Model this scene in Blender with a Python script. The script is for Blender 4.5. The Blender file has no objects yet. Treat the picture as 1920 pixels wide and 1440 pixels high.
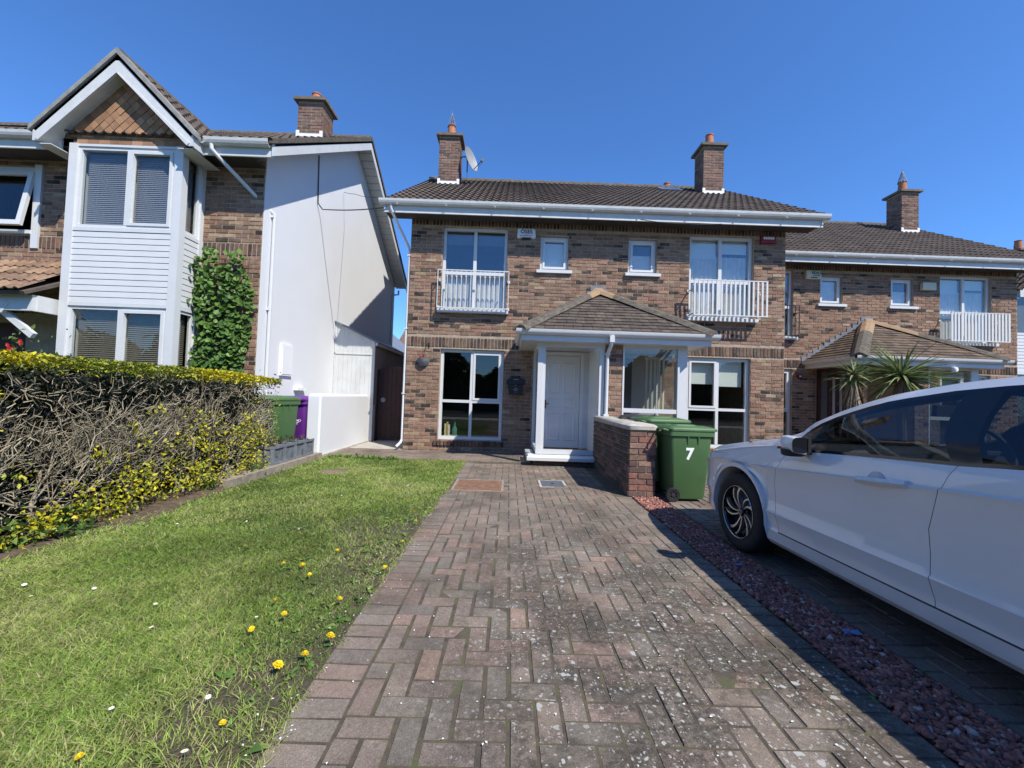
import bpy, bmesh, math, random
import numpy as np
from mathutils import Vector, Matrix, Euler

random.seed(7)
rng = np.random.default_rng(11)
R = math.radians
scene = bpy.context.scene
COL = scene.collection

# ------------------------------------------------------------------ camera
CAM_H = 1.2
cam_data = bpy.data.cameras.new('camera')
cam_data.sensor_width = 36.0
cam_data.lens = 773.0 / 1920.0 * 36.0
cam_data.clip_start = 0.05
cam_data.clip_end = 2000
cam = bpy.data.objects.new('camera', cam_data)
COL.objects.link(cam)
_y = Vector((-6, -24, 773)).normalized()
_z = Vector((math.sin(R(1.9)), math.cos(R(1.9)), 0)); _z = (_z - _y * _z.dot(_y)).normalized()
_x = _y.cross(_z)
if _x[0] < 0: _x = -_x
rw = Vector((_x[0], _y[0], _z[0])); uw = Vector((_x[1], _y[1], _z[1])); fw = Vector((_x[2], _y[2], _z[2]))
mw = Matrix.Identity(4)
for i in range(3):
    mw[i][0] = rw[i]; mw[i][1] = uw[i]; mw[i][2] = -fw[i]
mw[2][3] = CAM_H
cam.matrix_world = mw
scene.camera = cam
CAM = np.array([0, 0, CAM_H])

# ------------------------------------------------------------------ sky and sun
SUN_EL, SUN_A = R(49), R(42)          # elevation; angle from straight behind the viewer towards the right
world = bpy.data.worlds.new('World'); scene.world = world; world.use_nodes = True
nt = world.node_tree; nt.nodes.clear()
sky = nt.nodes.new('ShaderNodeTexSky'); sky.sky_type = 'NISHITA'; sky.sun_disc = False
sky.sun_elevation = SUN_EL; sky.sun_rotation = math.pi - SUN_A
sky.altitude = 0; sky.air_density = 1.0; sky.dust_density = 0.0; sky.ozone_density = 10.0
bg = nt.nodes.new('ShaderNodeBackground'); bg.inputs['Strength'].default_value = 0.105
wo = nt.nodes.new('ShaderNodeOutputWorld')
tn = nt.nodes.new('ShaderNodeMix'); tn.data_type = 'RGBA'; tn.blend_type = 'MULTIPLY'; tn.inputs[0].default_value = 1.0
tn.inputs[7].default_value = (0.80, 1.04, 1.25, 1)      # the clear deep-blue air of the photograph, the same over the whole sky
nt.links.new(sky.outputs[0], tn.inputs[6]); nt.links.new(tn.outputs[2], bg.inputs[0]); nt.links.new(bg.outputs[0], wo.inputs[0])
sun_data = bpy.data.lights.new('sun', 'SUN'); sun_data.energy = 3.9; sun_data.angle = R(0.53)
sun_data.color = (1.0, 0.95, 0.86)
sun = bpy.data.objects.new('sun', sun_data); COL.objects.link(sun)
sdir = Vector((math.sin(SUN_A) * math.cos(SUN_EL), -math.cos(SUN_A) * math.cos(SUN_EL), math.sin(SUN_EL)))
sun.rotation_euler = (-sdir).to_track_quat('-Z', 'Y').to_euler()
sun.location = sdir * 40
scene.view_settings.view_transform = 'Standard'
scene.view_settings.look = 'None'
scene.view_settings.gamma = 1.0
scene.view_settings.use_curve_mapping = False
scene.view_settings.exposure = 0.72
try:
    scene.cycles.max_bounces = 8; scene.cycles.transparent_max_bounces = 16
    scene.cycles.use_denoising = True
except Exception: pass

# ------------------------------------------------------------------ mesh helpers
class MB:
    def __init__(s): s.v = []; s.f = []; s.t = []
    def poly(s, pts, tint=None):
        b = len(s.v); s.v += [tuple(p) for p in pts]; s.f.append(list(range(b, b + len(pts)))); s.t.append(tint)
    def box(s, x0, x1, y0, y1, z0, z1, tint=None):
        if x0 > x1: x0, x1 = x1, x0
        if y0 > y1: y0, y1 = y1, y0
        if z0 > z1: z0, z1 = z1, z0
        b = len(s.v)
        s.v += [(x0,y0,z0),(x1,y0,z0),(x1,y1,z0),(x0,y1,z0),(x0,y0,z1),(x1,y0,z1),(x1,y1,z1),(x0,y1,z1)]
        for q in ((0,3,2,1),(4,5,6,7),(0,1,5,4),(1,2,6,5),(2,3,7,6),(3,0,4,7)):
            s.f.append([b+i for i in q]); s.t.append(tint)
        return s
    def obox(s, c, size, rot, tint=None):
        """box of size centred at c, rotated by Euler rot"""
        m = Euler(rot).to_matrix(); b = len(s.v); hx, hy, hz = size[0]/2, size[1]/2, size[2]/2
        for p in ((-hx,-hy,-hz),(hx,-hy,-hz),(hx,hy,-hz),(-hx,hy,-hz),(-hx,-hy,hz),(hx,-hy,hz),(hx,hy,hz),(-hx,hy,hz)):
            s.v.append(tuple(m @ Vector(p) + Vector(c)))
        for q in ((0,3,2,1),(4,5,6,7),(0,1,5,4),(1,2,6,5),(2,3,7,6),(3,0,4,7)):
            s.f.append([b+i for i in q]); s.t.append(tint)
        return s
    def tube(s, pts, r, n=8, cap=True, tint=None):
        pts = [Vector(p) for p in pts]; rs = r if isinstance(r, (list, tuple)) else [r] * len(pts)
        b = len(s.v); prev = None
        for i, p in enumerate(pts):
            if i == 0: d = pts[1] - p
            elif i == len(pts) - 1: d = p - pts[i-1]
            else: d = (pts[i+1] - p).normalized() + (p - pts[i-1]).normalized()
            d.normalize()
            if prev is None:
                a = Vector((0,0,1)) if abs(d.z) < .9 else Vector((1,0,0))
                u = d.cross(a).normalized()
            else:
                u = (prev - d * prev.dot(d)).normalized()
            w = d.cross(u); prev = u
            for k in range(n):
                t = 2*math.pi*k/n + math.pi/n
                s.v.append(tuple(p + (u*math.cos(t) + w*math.sin(t)) * rs[i]))
        for i in range(len(pts)-1):
            for k in range(n):
                k2 = (k+1) % n
                s.f.append([b+i*n+k, b+i*n+k2, b+(i+1)*n+k2, b+(i+1)*n+k]); s.t.append(tint)
        if cap:
            s.f.append([b+k for k in range(n)][::-1]); s.t.append(tint)
            e = b+(len(pts)-1)*n; s.f.append([e+k for k in range(n)]); s.t.append(tint)
        return s
    def extrude(s, prof, axis, a0, a1, cap=True, tint=None):
        """closed profile (p,q) swept along axis from a0 to a1; axis x: (y,z), y: (x,z), z: (x,y)"""
        def P(p, a):
            return (a, p[0], p[1]) if axis == 'x' else (p[0], a, p[1]) if axis == 'y' else (p[0], p[1], a)
        b = len(s.v); n = len(prof)
        s.v += [P(p, a0) for p in prof] + [P(p, a1) for p in prof]
        for k in range(n):
            k2 = (k+1) % n
            s.f.append([b+k, b+k2, b+n+k2, b+n+k]); s.t.append(tint)
        if cap:
            s.f.append([b+k for k in range(n)][::-1]); s.t.append(tint)
            s.f.append([b+n+k for k in range(n)]); s.t.append(tint)
        return s
    def lathe(s, prof, n=24, c=(0,0,0), axis='z', tint=None):
        b = len(s.v); m = len(prof)
        for k in range(n):
            a = 2*math.pi*k/n; ca, sa = math.cos(a), math.sin(a)
            for r, h in prof:
                p = (r*ca, r*sa, h) if axis == 'z' else (h, r*ca, r*sa) if axis == 'x' else (r*ca, h, r*sa)
                s.v.append((p[0]+c[0], p[1]+c[1], p[2]+c[2]))
        for k in range(n):
            k2 = (k+1) % n
            for j in range(m-1):
                s.f.append([b+k*m+j, b+k2*m+j, b+k2*m+j+1, b+k*m+j+1]); s.t.append(tint)
        return s
    def loft(s, rings, cap=True, closed=True, tint=None):
        b = len(s.v); n = len(rings[0])
        for r in rings: s.v += [tuple(p) for p in r]
        for i in range(len(rings)-1):
            for k in range(n if closed else n-1):
                k2 = (k+1) % n
                s.f.append([b+i*n+k, b+i*n+k2, b+(i+1)*n+k2, b+(i+1)*n+k]); s.t.append(tint)
        if cap:
            s.f.append([b+k for k in range(n)][::-1]); s.t.append(tint)
            e = b+(len(rings)-1)*n; s.f.append([e+k for k in range(n)]); s.t.append(tint)
        return s
    def mesh(s, name, smooth=False):
        me = bpy.data.meshes.new(name); me.from_pydata(s.v, [], s.f)
        if any(t is not None for t in s.t):
            at = me.attributes.new('tint', 'FLOAT_COLOR', 'FACE')
            a = np.ones((len(s.f), 4), np.float32)
            for i, t in enumerate(s.t):
                if t is not None: a[i,:3] = t[:3]
            at.data.foreach_set('color', a.ravel())
        bm = bmesh.new(); bm.from_mesh(me); bmesh.ops.recalc_face_normals(bm, faces=bm.faces[:]); bm.to_mesh(me); bm.free()
        if smooth:
            me.polygons.foreach_set('use_smooth', [True]*len(me.polygons))
            if smooth != 'all':
                try: me.set_sharp_from_angle(angle=R(smooth if smooth is not True else 38))
                except Exception: pass
        return me
    def build(s, name, mat, parent=None, smooth=False, loc=None, rot=None):
        return link(name, s.mesh(name, smooth), mat, parent, loc, rot)

def link(name, me, mat=None, parent=None, loc=None, rot=None, scale=None):
    o = bpy.data.objects.new(name, me)
    if mat is not None and me is not None and len(me.materials) == 0: me.materials.append(mat)
    COL.objects.link(o)
    if parent is not None: o.parent = parent
    if loc is not None: o.location = loc
    if rot is not None: o.rotation_euler = rot
    if scale is not None: o.scale = scale
    return o

def mesh_np(name, V, F, tint=None, smooth=False):
    """fast mesh from (N,3) verts and (M,k) faces"""
    me = bpy.data.meshes.new(name); V = np.asarray(V, np.float32); F = np.asarray(F, np.int32); k = F.shape[1]
    me.vertices.add(len(V)); me.vertices.foreach_set('co', V.ravel())
    me.loops.add(F.size); me.loops.foreach_set('vertex_index', F.ravel())
    me.polygons.add(len(F)); me.polygons.foreach_set('loop_start', np.arange(0, F.size, k, dtype=np.int32))
    try: me.polygons.foreach_set('loop_total', np.full(len(F), k, np.int32))
    except Exception: pass
    me.update(calc_edges=True)
    if tint is not None:
        at = me.attributes.new('tint', 'FLOAT_COLOR', 'FACE')
        a = np.ones((len(F), 4), np.float32); a[:, :3] = tint; at.data.foreach_set('color', a.ravel())
    if smooth: me.polygons.foreach_set('use_smooth', [True]*len(me.polygons))
    return me

def thing(name, label, cat, loc=(0,0,0), rotz=0, group=None):
    o = bpy.data.objects.new(name, None); COL.objects.link(o); o.empty_display_size = .2
    o.location = loc; o.rotation_euler = (0,0,rotz)
    tag(o, label, cat, group); return o
def tag(o, label, cat, group=None):
    o['label'] = label; o['category'] = cat
    if group: o['group'] = group
    return o
def struct(o): o['kind'] = 'structure'; return o
def stuff(o): o['kind'] = 'stuff'; return o

def root_matrix(o):
    m = Matrix.LocRotScale(o.location, o.rotation_euler, o.scale)
    return (root_matrix(o.parent) @ m) if o.parent else m

def pieces(parent, name, items, variants, mat, limit=300, rest=None):
    """items: (loc, euler, scale, variant). The ones that show largest become objects, the rest one joined part."""
    if not items: return
    M = root_matrix(parent) if parent else Matrix.Identity(4)
    def key(it):
        p = M @ Vector(it[0]); d = p - Vector((0,0,CAM_H))
        f = d.dot(fw); out = 0
        if f < .2 or abs(d.dot(rw)) > 1.27*f or abs(d.dot(uw)) > .96*f: out = 1000
        return out + d.length
    items = sorted(items, key=key)
    vm = []
    for i, mb in enumerate(variants):
        me = mb.mesh(name) if isinstance(mb, MB) else mb
        if len(me.materials) == 0: me.materials.append(mat)
        vm.append(me)
    for it in items[:limit]:
        link(name, vm[it[3] % len(vm)], None, parent, it[0], it[1], it[2])
    rem = items[limit:]
    if rem:
        V = []; F = []; T = []; n = 0
        cache = {}
        for i, mb in enumerate(variants):
            cache[i] = (np.array(mb.v), mb.f, mb.t)
        for it in rem:
            v, f, t = cache[it[3] % len(variants)]
            m = np.array(Euler(it[1]).to_matrix()); sc = np.array(it[2])
            V.append((v*sc) @ m.T + np.array(it[0])); F += [[a+n for a in q] for q in f]; T += t; n += len(v)
        me = bpy.data.meshes.new(rest or name + '_field'); me.from_pydata(np.concatenate(V).tolist(), [], F)
        if any(t is not None for t in T):
            at = me.attributes.new('tint', 'FLOAT_COLOR', 'FACE'); a = np.ones((len(F),4), np.float32)
            a[:, :3] = np.array([t[:3] if t is not None else (1,1,1) for t in T]); at.data.foreach_set('color', a.ravel())
        stuff(link(rest or name + '_field', me, mat, parent))

# ------------------------------------------------------------------ materials
MATS = {}
def node_mat(name):
    m = bpy.data.materials.new(name); m.use_nodes = True; nt = m.node_tree; nt.nodes.clear()
    out = nt.nodes.new('ShaderNodeOutputMaterial'); b = nt.nodes.new('ShaderNodeBsdfPrincipled')
    nt.links.new(b.outputs[0], out.inputs[0]); MATS[name] = m
    return m, nt, b, out
def N(nt, t, **kw):
    n = nt.nodes.new(t)
    for k, v in kw.items():
        if k in n.inputs.keys(): n.inputs[k].default_value = v
        else: setattr(n, k, v)
    return n
def noise(nt, scale, detail=4, rough=.6, coord='pos'):
    n = N(nt, 'ShaderNodeTexNoise', Scale=scale, Detail=detail, Roughness=rough)
    if coord == 'pos': nt.links.new(N(nt, 'ShaderNodeNewGeometry').outputs['Position'], n.inputs['Vector'])
    else: nt.links.new(N(nt, 'ShaderNodeTexCoord').outputs['Object'], n.inputs['Vector'])
    return n
def ramp(nt, src, stops):
    r = nt.nodes.new('ShaderNodeValToRGB'); e = r.color_ramp.elements
    while len(e) > 1: e.remove(e[-1])
    e[0].position = stops[0][0]; e[0].color = (*stops[0][1], 1) if not isinstance(stops[0][1], (int, float)) else (stops[0][1],)*3+(1,)
    for p, c in stops[1:]:
        x = e.new(p); x.color = (*c, 1) if not isinstance(c, (int, float)) else (c, c, c, 1)
    nt.links.new(src, r.inputs[0]); return r
def mix(nt, a, b, fac, mode='MIX'):
    n = nt.nodes.new('ShaderNodeMix'); n.data_type = 'RGBA'; n.blend_type = mode
    for s, v in ((n.inputs[0], fac), (n.inputs[6], a), (n.inputs[7], b)):
        if hasattr(v, 'is_output'): nt.links.new(v, s)
        elif isinstance(v, (int, float)): s.default_value = v if s == n.inputs[0] else (v, v, v, 1)
        else: s.default_value = (*v[:3], 1)
    return n.outputs[2]
def bump(nt, b, src, strength=.3, dist=.01):
    n = N(nt, 'ShaderNodeBump', Strength=strength, Distance=dist)
    nt.links.new(src, n.inputs['Height']); nt.links.new(n.outputs[0], b.inputs['Normal']); return n

def surf(name, base, rough=.6, var=.15, scale=6., bmp=.15, bscale=80., spec=.4, metal=0., tint=False, grime=None, gscale=2., gamt=.5, coat=0., bdist=.004):
    m, nt, b, out = node_mat(name)
    n1 = noise(nt, scale, 5, .6)
    r1 = ramp(nt, n1.outputs['Fac'], [(.3, 1-var), (.7, 1+var)])
    src = base
    if tint:
        a = N(nt, 'ShaderNodeAttribute', attribute_name='tint'); src = mix(nt, base, a.outputs['Color'], 1., 'MULTIPLY') if base != (1,1,1) else a.outputs['Color']
    c = mix(nt, src, r1.outputs[0], 1., 'MULTIPLY')
    if grime:
        n3 = noise(nt, gscale, 6, .7); r3 = ramp(nt, n3.outputs['Fac'], [(.48, 0.), (.7, gamt)])
        c = mix(nt, c, grime, r3.outputs[0])
    nt.links.new(c, b.inputs['Base Color'])
    b.inputs['Roughness'].default_value = rough; b.inputs['Metallic'].default_value = metal
    b.inputs['Specular IOR Level'].default_value = spec; b.inputs['Coat Weight'].default_value = coat
    if coat: b.inputs['Coat Roughness'].default_value = .03
    if bmp:
        n2 = noise(nt, bscale, 4, .7); bump(nt, b, n2.outputs['Fac'], bmp, bdist)
    return m

def glass(name, tint=(.8,.85,.85), refl=.12, rough=.0):
    m, nt, b, out = node_mat(name); nt.nodes.remove(b)
    tr = N(nt, 'ShaderNodeBsdfTransparent'); tr.inputs[0].default_value = (*tint, 1)
    gl = N(nt, 'ShaderNodeBsdfGlossy', Roughness=rough); gl.inputs[0].default_value = (.95,.97,1,1)
    lw = N(nt, 'ShaderNodeLayerWeight', Blend=.5); pw = N(nt, 'ShaderNodeMath', operation='POWER'); pw.inputs[1].default_value = 4.5; nt.links.new(lw.outputs['Facing'], pw.inputs[0])
    mr = N(nt, 'ShaderNodeMapRange'); mr.inputs['To Min'].default_value = refl; mr.inputs['To Max'].default_value = .9
    nt.links.new(pw.outputs[0], mr.inputs['Value'])
    mx = N(nt, 'ShaderNodeMixShader'); nt.links.new(mr.outputs[0], mx.inputs[0]); nt.links.new(tr.outputs[0], mx.inputs[1]); nt.links.new(gl.outputs[0], mx.inputs[2])
    nt.links.new(mx.outputs[0], out.inputs[0]); return m

def leaf_mat(name, rough=.5, trans=.25):
    m, nt, b, out = node_mat(name)
    a = N(nt, 'ShaderNodeAttribute', attribute_name='tint')
    n1 = noise(nt, 14, 3); r1 = ramp(nt, n1.outputs['Fac'], [(.3, .8), (.7, 1.2)])
    c = mix(nt, a.outputs['Color'], r1.outputs[0], 1., 'MULTIPLY')
    nt.links.new(c, b.inputs['Base Color']); b.inputs['Roughness'].default_value = rough; b.inputs['Specular IOR Level'].default_value = .35
    t = N(nt, 'ShaderNodeBsdfTranslucent'); nt.links.new(c, t.inputs[0])
    mx = N(nt, 'ShaderNodeMixShader'); mx.inputs[0].default_value = trans
    nt.links.new(b.outputs[0], mx.inputs[1]); nt.links.new(t.outputs[0], mx.inputs[2]); nt.links.new(mx.outputs[0], out.inputs[0]); return m

WHITE = surf('white_upvc', (.60,.61,.61), .35, .03, 4, .03, 30, .5)
WOODW = surf('white_painted_timber', (.58,.59,.58), .5, .06, 5, .12, 60, .4, grime=(.42,.42,.38), gscale=3, gamt=.35)
GUTTER = surf('white_gutter_weathered', (.55,.56,.55), .4, .06, 6, .05, 50, .5, grime=(.38,.4,.37), gscale=5, gamt=.5)
RENDERW = surf('white_render', (.67,.68,.69), .85, .02, 1.2, .2, 120, .2, grime=(.61,.62,.63), gscale=.8, gamt=.25)
MORTAR = surf('mortar', (.36,.295,.225), .98, .2, 9, .4, 150, .1)
BRICK = surf('facing_brick', (1,1,1), .95, .28, 30, .55, 140, .08, tint=True, grime=(.36,.29,.22), gscale=5, gamt=.35)
WALLBRICK = surf('garden_wall_brick', (1,1,1), .95, .3, 25, .6, 120, .12, tint=True, grime=(.10,.09,.085), gscale=5, gamt=.6)
TILE = surf('concrete_roof_tile', (1,1,1), .9, .25, 12, .4, 90, .2, tint=True, grime=(.05,.047,.04), gscale=4, gamt=.5)
RIDGE = surf('mossy_ridge_tile', (.105,.09,.074), .95, .35, 14, .5, 70, .15, grime=(.19,.18,.13), gscale=9, gamt=.6)
SHINGLE = surf('tile_hanging', (1,1,1), .85, .18, 9, .3, 90, .2, tint=True)
STONE = surf('concrete', (.42,.39,.34), .95, .18, 6, .4, 90, .15, grime=(.2,.19,.16), gscale=5, gamt=.5)
GLASS = glass('window_glass', (.90,.92,.91), .045)
GLASSUP = glass('upper_window_glass', (.90,.92,.92), .09)
DARKGLASS = glass('car_glass', (.42,.46,.47), .06)
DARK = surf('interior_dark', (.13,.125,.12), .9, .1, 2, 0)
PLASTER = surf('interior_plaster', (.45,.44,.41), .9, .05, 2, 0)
BLIND = surf('blind_cloth', (.74,.76,.70), .8, .03, 8, .05, 60)
SLATBLIND = surf('venetian_slat', (.27,.265,.29), .5, .05, 8, 0)
BROWNSLAT = surf('venetian_slat_brown', (.21,.18,.14), .5, .05, 8, 0)
BLACK = surf('black_metal', (.015,.015,.018), .4, .1, 8, .05, 60, .5)
BLACKP = surf('black_plastic', (.02,.02,.022), .5, .1, 8, .05, 60, .4)
RUST = surf('rusty_steel', (.23,.13,.085), .9, .3, 14, .4, 70, .2, grime=(.12,.08,.06), gscale=9, gamt=.7)
BRICKPLAIN = surf('plain_brick', (.19,.115,.085), .95, .3, 12, .4, 60, .1)
VERGEM = surf('verge_cement', (.26,.255,.235), .95, .2, 9, .5, 60, .1)
TERRA = surf('terracotta', (.42,.17,.09), .85, .2, 12, .2, 60, .2)
LEAD = surf('lead_flashing', (.17,.19,.23), .6, .2, 8, .15, 40, .4)
FLASHW = surf('painted_flashing', (.80,.80,.78), .7, .05, 6, .1, 40)
GATEW = surf('dark_stained_timber', (.055,.024,.02), .6, .25, 12, .3, 50, .35)
GREENP = surf('green_bin_plastic', (.065,.135,.05), .5, .08, 5, .1, 70, .4)
PURPLE = surf('purple_bin_plastic', (.12,.022,.21), .5, .08, 5, .1, 70, .4)
BROWNP = surf('brown_bin_plastic', (.13,.055,.045), .5, .1, 5, .1, 70, .4)
GREYP = surf('black_bin_plastic', (.035,.037,.042), .5, .1, 5, .1, 70, .4)
PRINT = surf('white_print', (.82,.84,.82), .6, .02, 5, 0)
INK = surf('dark_ink', (.02,.02,.04), .6, .02, 5, 0)
GREYINK = surf('grey_ink', (.22,.22,.28), .6, .02, 5, 0)
CREAM = surf('cream_plastic', (.62,.58,.42), .5, .05, 5, .05, 40)
REDP = surf('red_plastic_shaded', (.20,.012,.02), .45, .05, 5, .05, 40)  # red darkened for the shade under the eaves
OFFWHITE = surf('white_plastic', (.76,.77,.76), .45, .03, 5, .05, 40)
LEAF = leaf_mat('leaves')
GRASS = leaf_mat('grass_blades', .6, .3)
TWIG = surf('bare_twigs', (1,1,1), .9, .25, 20, .3, 120, .2, tint=True)
SOIL = surf('soil', (.13,.095,.07), .98, .35, 14, .8, 60, .1, bdist=.02)
MAT = surf('coir_mat', (.34,.22,.10), .98, .15, 30, .5, 300, .1)
CLEARG = glass('porch_glass', (.98,.985,.985), .02)
DOORW = surf('white_door', (.84,.85,.86), .45, .03, 4, .03, 60, .4)
PLANTER = surf('slate_planter', (.15,.165,.185), .8, .25, 14, .4, 80, .25, grime=(.3,.31,.32), gscale=12, gamt=.5)
SLATS = surf('beige_slat', (.60,.54,.40), .7, .05, 6, .05, 60)
STEEL = surf('grey_dish', (.27,.275,.27), .5, .06, 6, .05, 40, .5)
DRAIN = surf('grey_drain_cover', (.09,.10,.12), .55, .15, 15, .2, 60, .4)

# brick colours (albedo)
BRICKCOL = [((.25,.143,.10),6),((.222,.128,.09),6),((.275,.16,.112),5),((.295,.175,.122),4),((.252,.155,.11),5),((.19,.118,.08),3),((.33,.225,.15),2.),((.052,.04,.033),1.8),((.07,.053,.043),2.4),((.11,.077,.058),2),((.40,.31,.21),.8)]
def brick_variants(cols=BRICKCOL, n=26, seed=3, jit=.012, hue=.05, val=.14):
    r = random.Random(seed); out = []
    tot = sum(w for _, w in cols); 
    for i in range(n):
        x = (i + .5) / n * tot; a = 0
        for c, w in cols:
            a += w
            if x <= a: break
        k = r.uniform(1-val, 1+val); c = tuple(min(1, q*k*r.uniform(1-hue,1+hue)) for q in c)
        mb = MB(); b = .5
        # slightly irregular chamfered face, unit sized, front towards -y
        j = lambda: r.uniform(-jit, jit)
        o = [(-.5,.5,-.5),(.5,.5,-.5),(.5,.5,.5),(-.5,.5,.5)]
        m_ = [(-.5+j()*.6,-.3,-.5+j()*2),(.5+j()*.6,-.3,-.5+j()*2),(.5+j()*.6,-.3,.5+j()*2),(-.5+j()*.6,-.3,.5+j()*2)]
        e = .018
        f_ = [(-.5+e,-.5,-.5+e*2.6),(.5-e,-.5,-.5+e*2.6),(.5-e,-.5,.5-e*2.6),(-.5+e,-.5,.5-e*2.6)]
        mb.v = o + m_ + f_
        mb.f = [[8,9,10,11]] + [[0+k,(k+1)%4,4+(k+1)%4,4+k] for k in range(4)] + [[4+k,4+(k+1)%4,8+(k+1)%4,8+k] for k in range(4)]
        mb.t = [c]*len(mb.f); out.append(mb)
    return out
BV = brick_variants()
BV_SOLDIER = brick_variants([((.15,.095,.066),4),((.11,.075,.055),4),((.19,.115,.075),3),((.075,.056,.045),3)], 12, 5)
BV_RED = brick_variants([((.27,.135,.10),4),((.23,.115,.088),4),((.20,.12,.095),3),((.31,.185,.145),2),((.13,.085,.07),2)], 14, 8)
PAVECOL = [((.212,.168,.136),6),((.202,.161,.132),6),((.220,.166,.134),4),((.192,.160,.132),5),((.232,.166,.132),2.5),((.175,.152,.126),2)]

def lay(x0, x1, z0, z1, openings, rnd, course=.075, L=.225, depth=.06, yf=0., nvar=26, bond=.5, zfloor=None, place=None):
    """running-bond bricks over a wall rectangle minus openings; front face at yf"""
    items = []; row = 0
    nrow = int((z1 - z0) / course + .01); 
    for r_ in range(nrow):
        za, zb = z0 + r_*course, z0 + (r_+1)*course
        iv = [(x0, x1)]
        for (a, b, c, d) in openings:
            if d - .012 <= za or c + .012 >= zb: continue
            nv = []
            for (p, q) in iv:
                if b <= p or a >= q: nv.append((p, q)); continue
                if a > p: nv.append((p, a))
                if b < q: nv.append((b, q))
            iv = nv
        off = (r_ % 2) * L * bond
        for (p, q) in iv:
            k = math.floor((p - x0 + off) / L)
            while True:
                a = x0 - off + k*L; b = a + L; k += 1
                if a >= q: break
                a = max(a, p); b = min(b, q)
                if b - a < .03: continue
                items.append((( (a+b)/2, yf + depth/2 + rnd.uniform(-.0035,.0035), (za+zb)/2 + rnd.uniform(-.0015,.0015)), (0, 0, rnd.uniform(-.006,.006)),
                              (b-a-.011, depth, course-.011), rnd.randrange(nvar)))
    return items
def soldiers(x0, x1, z0, z1, rnd, yf=0., depth=.06, w=.075, nvar=12):
    n = max(1, round((x1-x0)/w)); w = (x1-x0)/n
    return [((x0+(i+.5)*w, yf+depth/2+rnd.uniform(-.002,.002), (z0+z1)/2), (0,0,0), (w-.019, depth, z1-z0-.01), rnd.randrange(nvar)) for i in range(n)]

def wall_slab(mb, x0, x1, z0, z1, openings, y0, y1):
    xs = sorted({x0, x1, *[min(max(v, x0), x1) for o in openings for v in o[:2]]}); zs = sorted({z0, z1, *[min(max(v, z0), z1) for o in openings for v in o[2:]]})
    for j in range(len(zs)-1):
        run = None
        for i in range(len(xs)-1):
            cx, cz = (xs[i]+xs[i+1])/2, (zs[j]+zs[j+1])/2
            hole = any(o[0] < cx < o[1] and o[2] < cz < o[3] for o in openings)
            if not hole and run is None: run = xs[i]
            if hole and run is not None: mb.box(run, xs[i], y0, y1, zs[j], zs[j+1]); run = None
        if run is not None: mb.box(run, xs[-1], y0, y1, zs[j], zs[j+1])
    return mb

_txt = {}
def text(name, body, size, mat, parent, loc, rot=(R(90),0,0), bold=.0, width=1.0):
    cu = bpy.data.curves.new(name, 'FONT'); cu.body = body; cu.size = size; cu.align_x = 'CENTER'; cu.align_y = 'CENTER'; cu.extrude = .0015; cu.offset = bold
    ob = bpy.data.objects.new(name, cu); COL.objects.link(ob)
    dg = bpy.context.evaluated_depsgraph_get(); me = bpy.data.meshes.new_from_object(ob.evaluated_get(dg))
    bpy.data.objects.remove(ob); bpy.data.curves.remove(cu)
    me.materials.clear()
    return link(name, me, mat, parent, loc, rot, (width, 1, 1))

def prism_poly(mb, pts, thick):
    """planar polygon given thickness downwards along its normal"""
    P = [Vector(p) for p in pts]; n = (P[1]-P[0]).cross(P[2]-P[0]).normalized()
    if n.z < 0: n = -n
    Q = [p - n*thick for p in P]; b = len(mb.v); k = len(P)
    mb.v += [tuple(p) for p in P] + [tuple(q) for q in Q]
    mb.f.append(list(range(b, b+k))); mb.t.append(None); mb.f.append(list(range(b+k, b+2*k))[::-1]); mb.t.append(None)
    for i in range(k):
        j = (i+1) % k; mb.f.append([b+i, b+k+i, b+k+j, b+j]); mb.t.append(None)
GUT = [(0,0),(-.05,-.005),(-.085,.02),(-.10,.055),(-.105,.10),(-.098,.10),(-.09,.055),(-.078,.028),(-.048,.008),(0,.01)]
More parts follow.
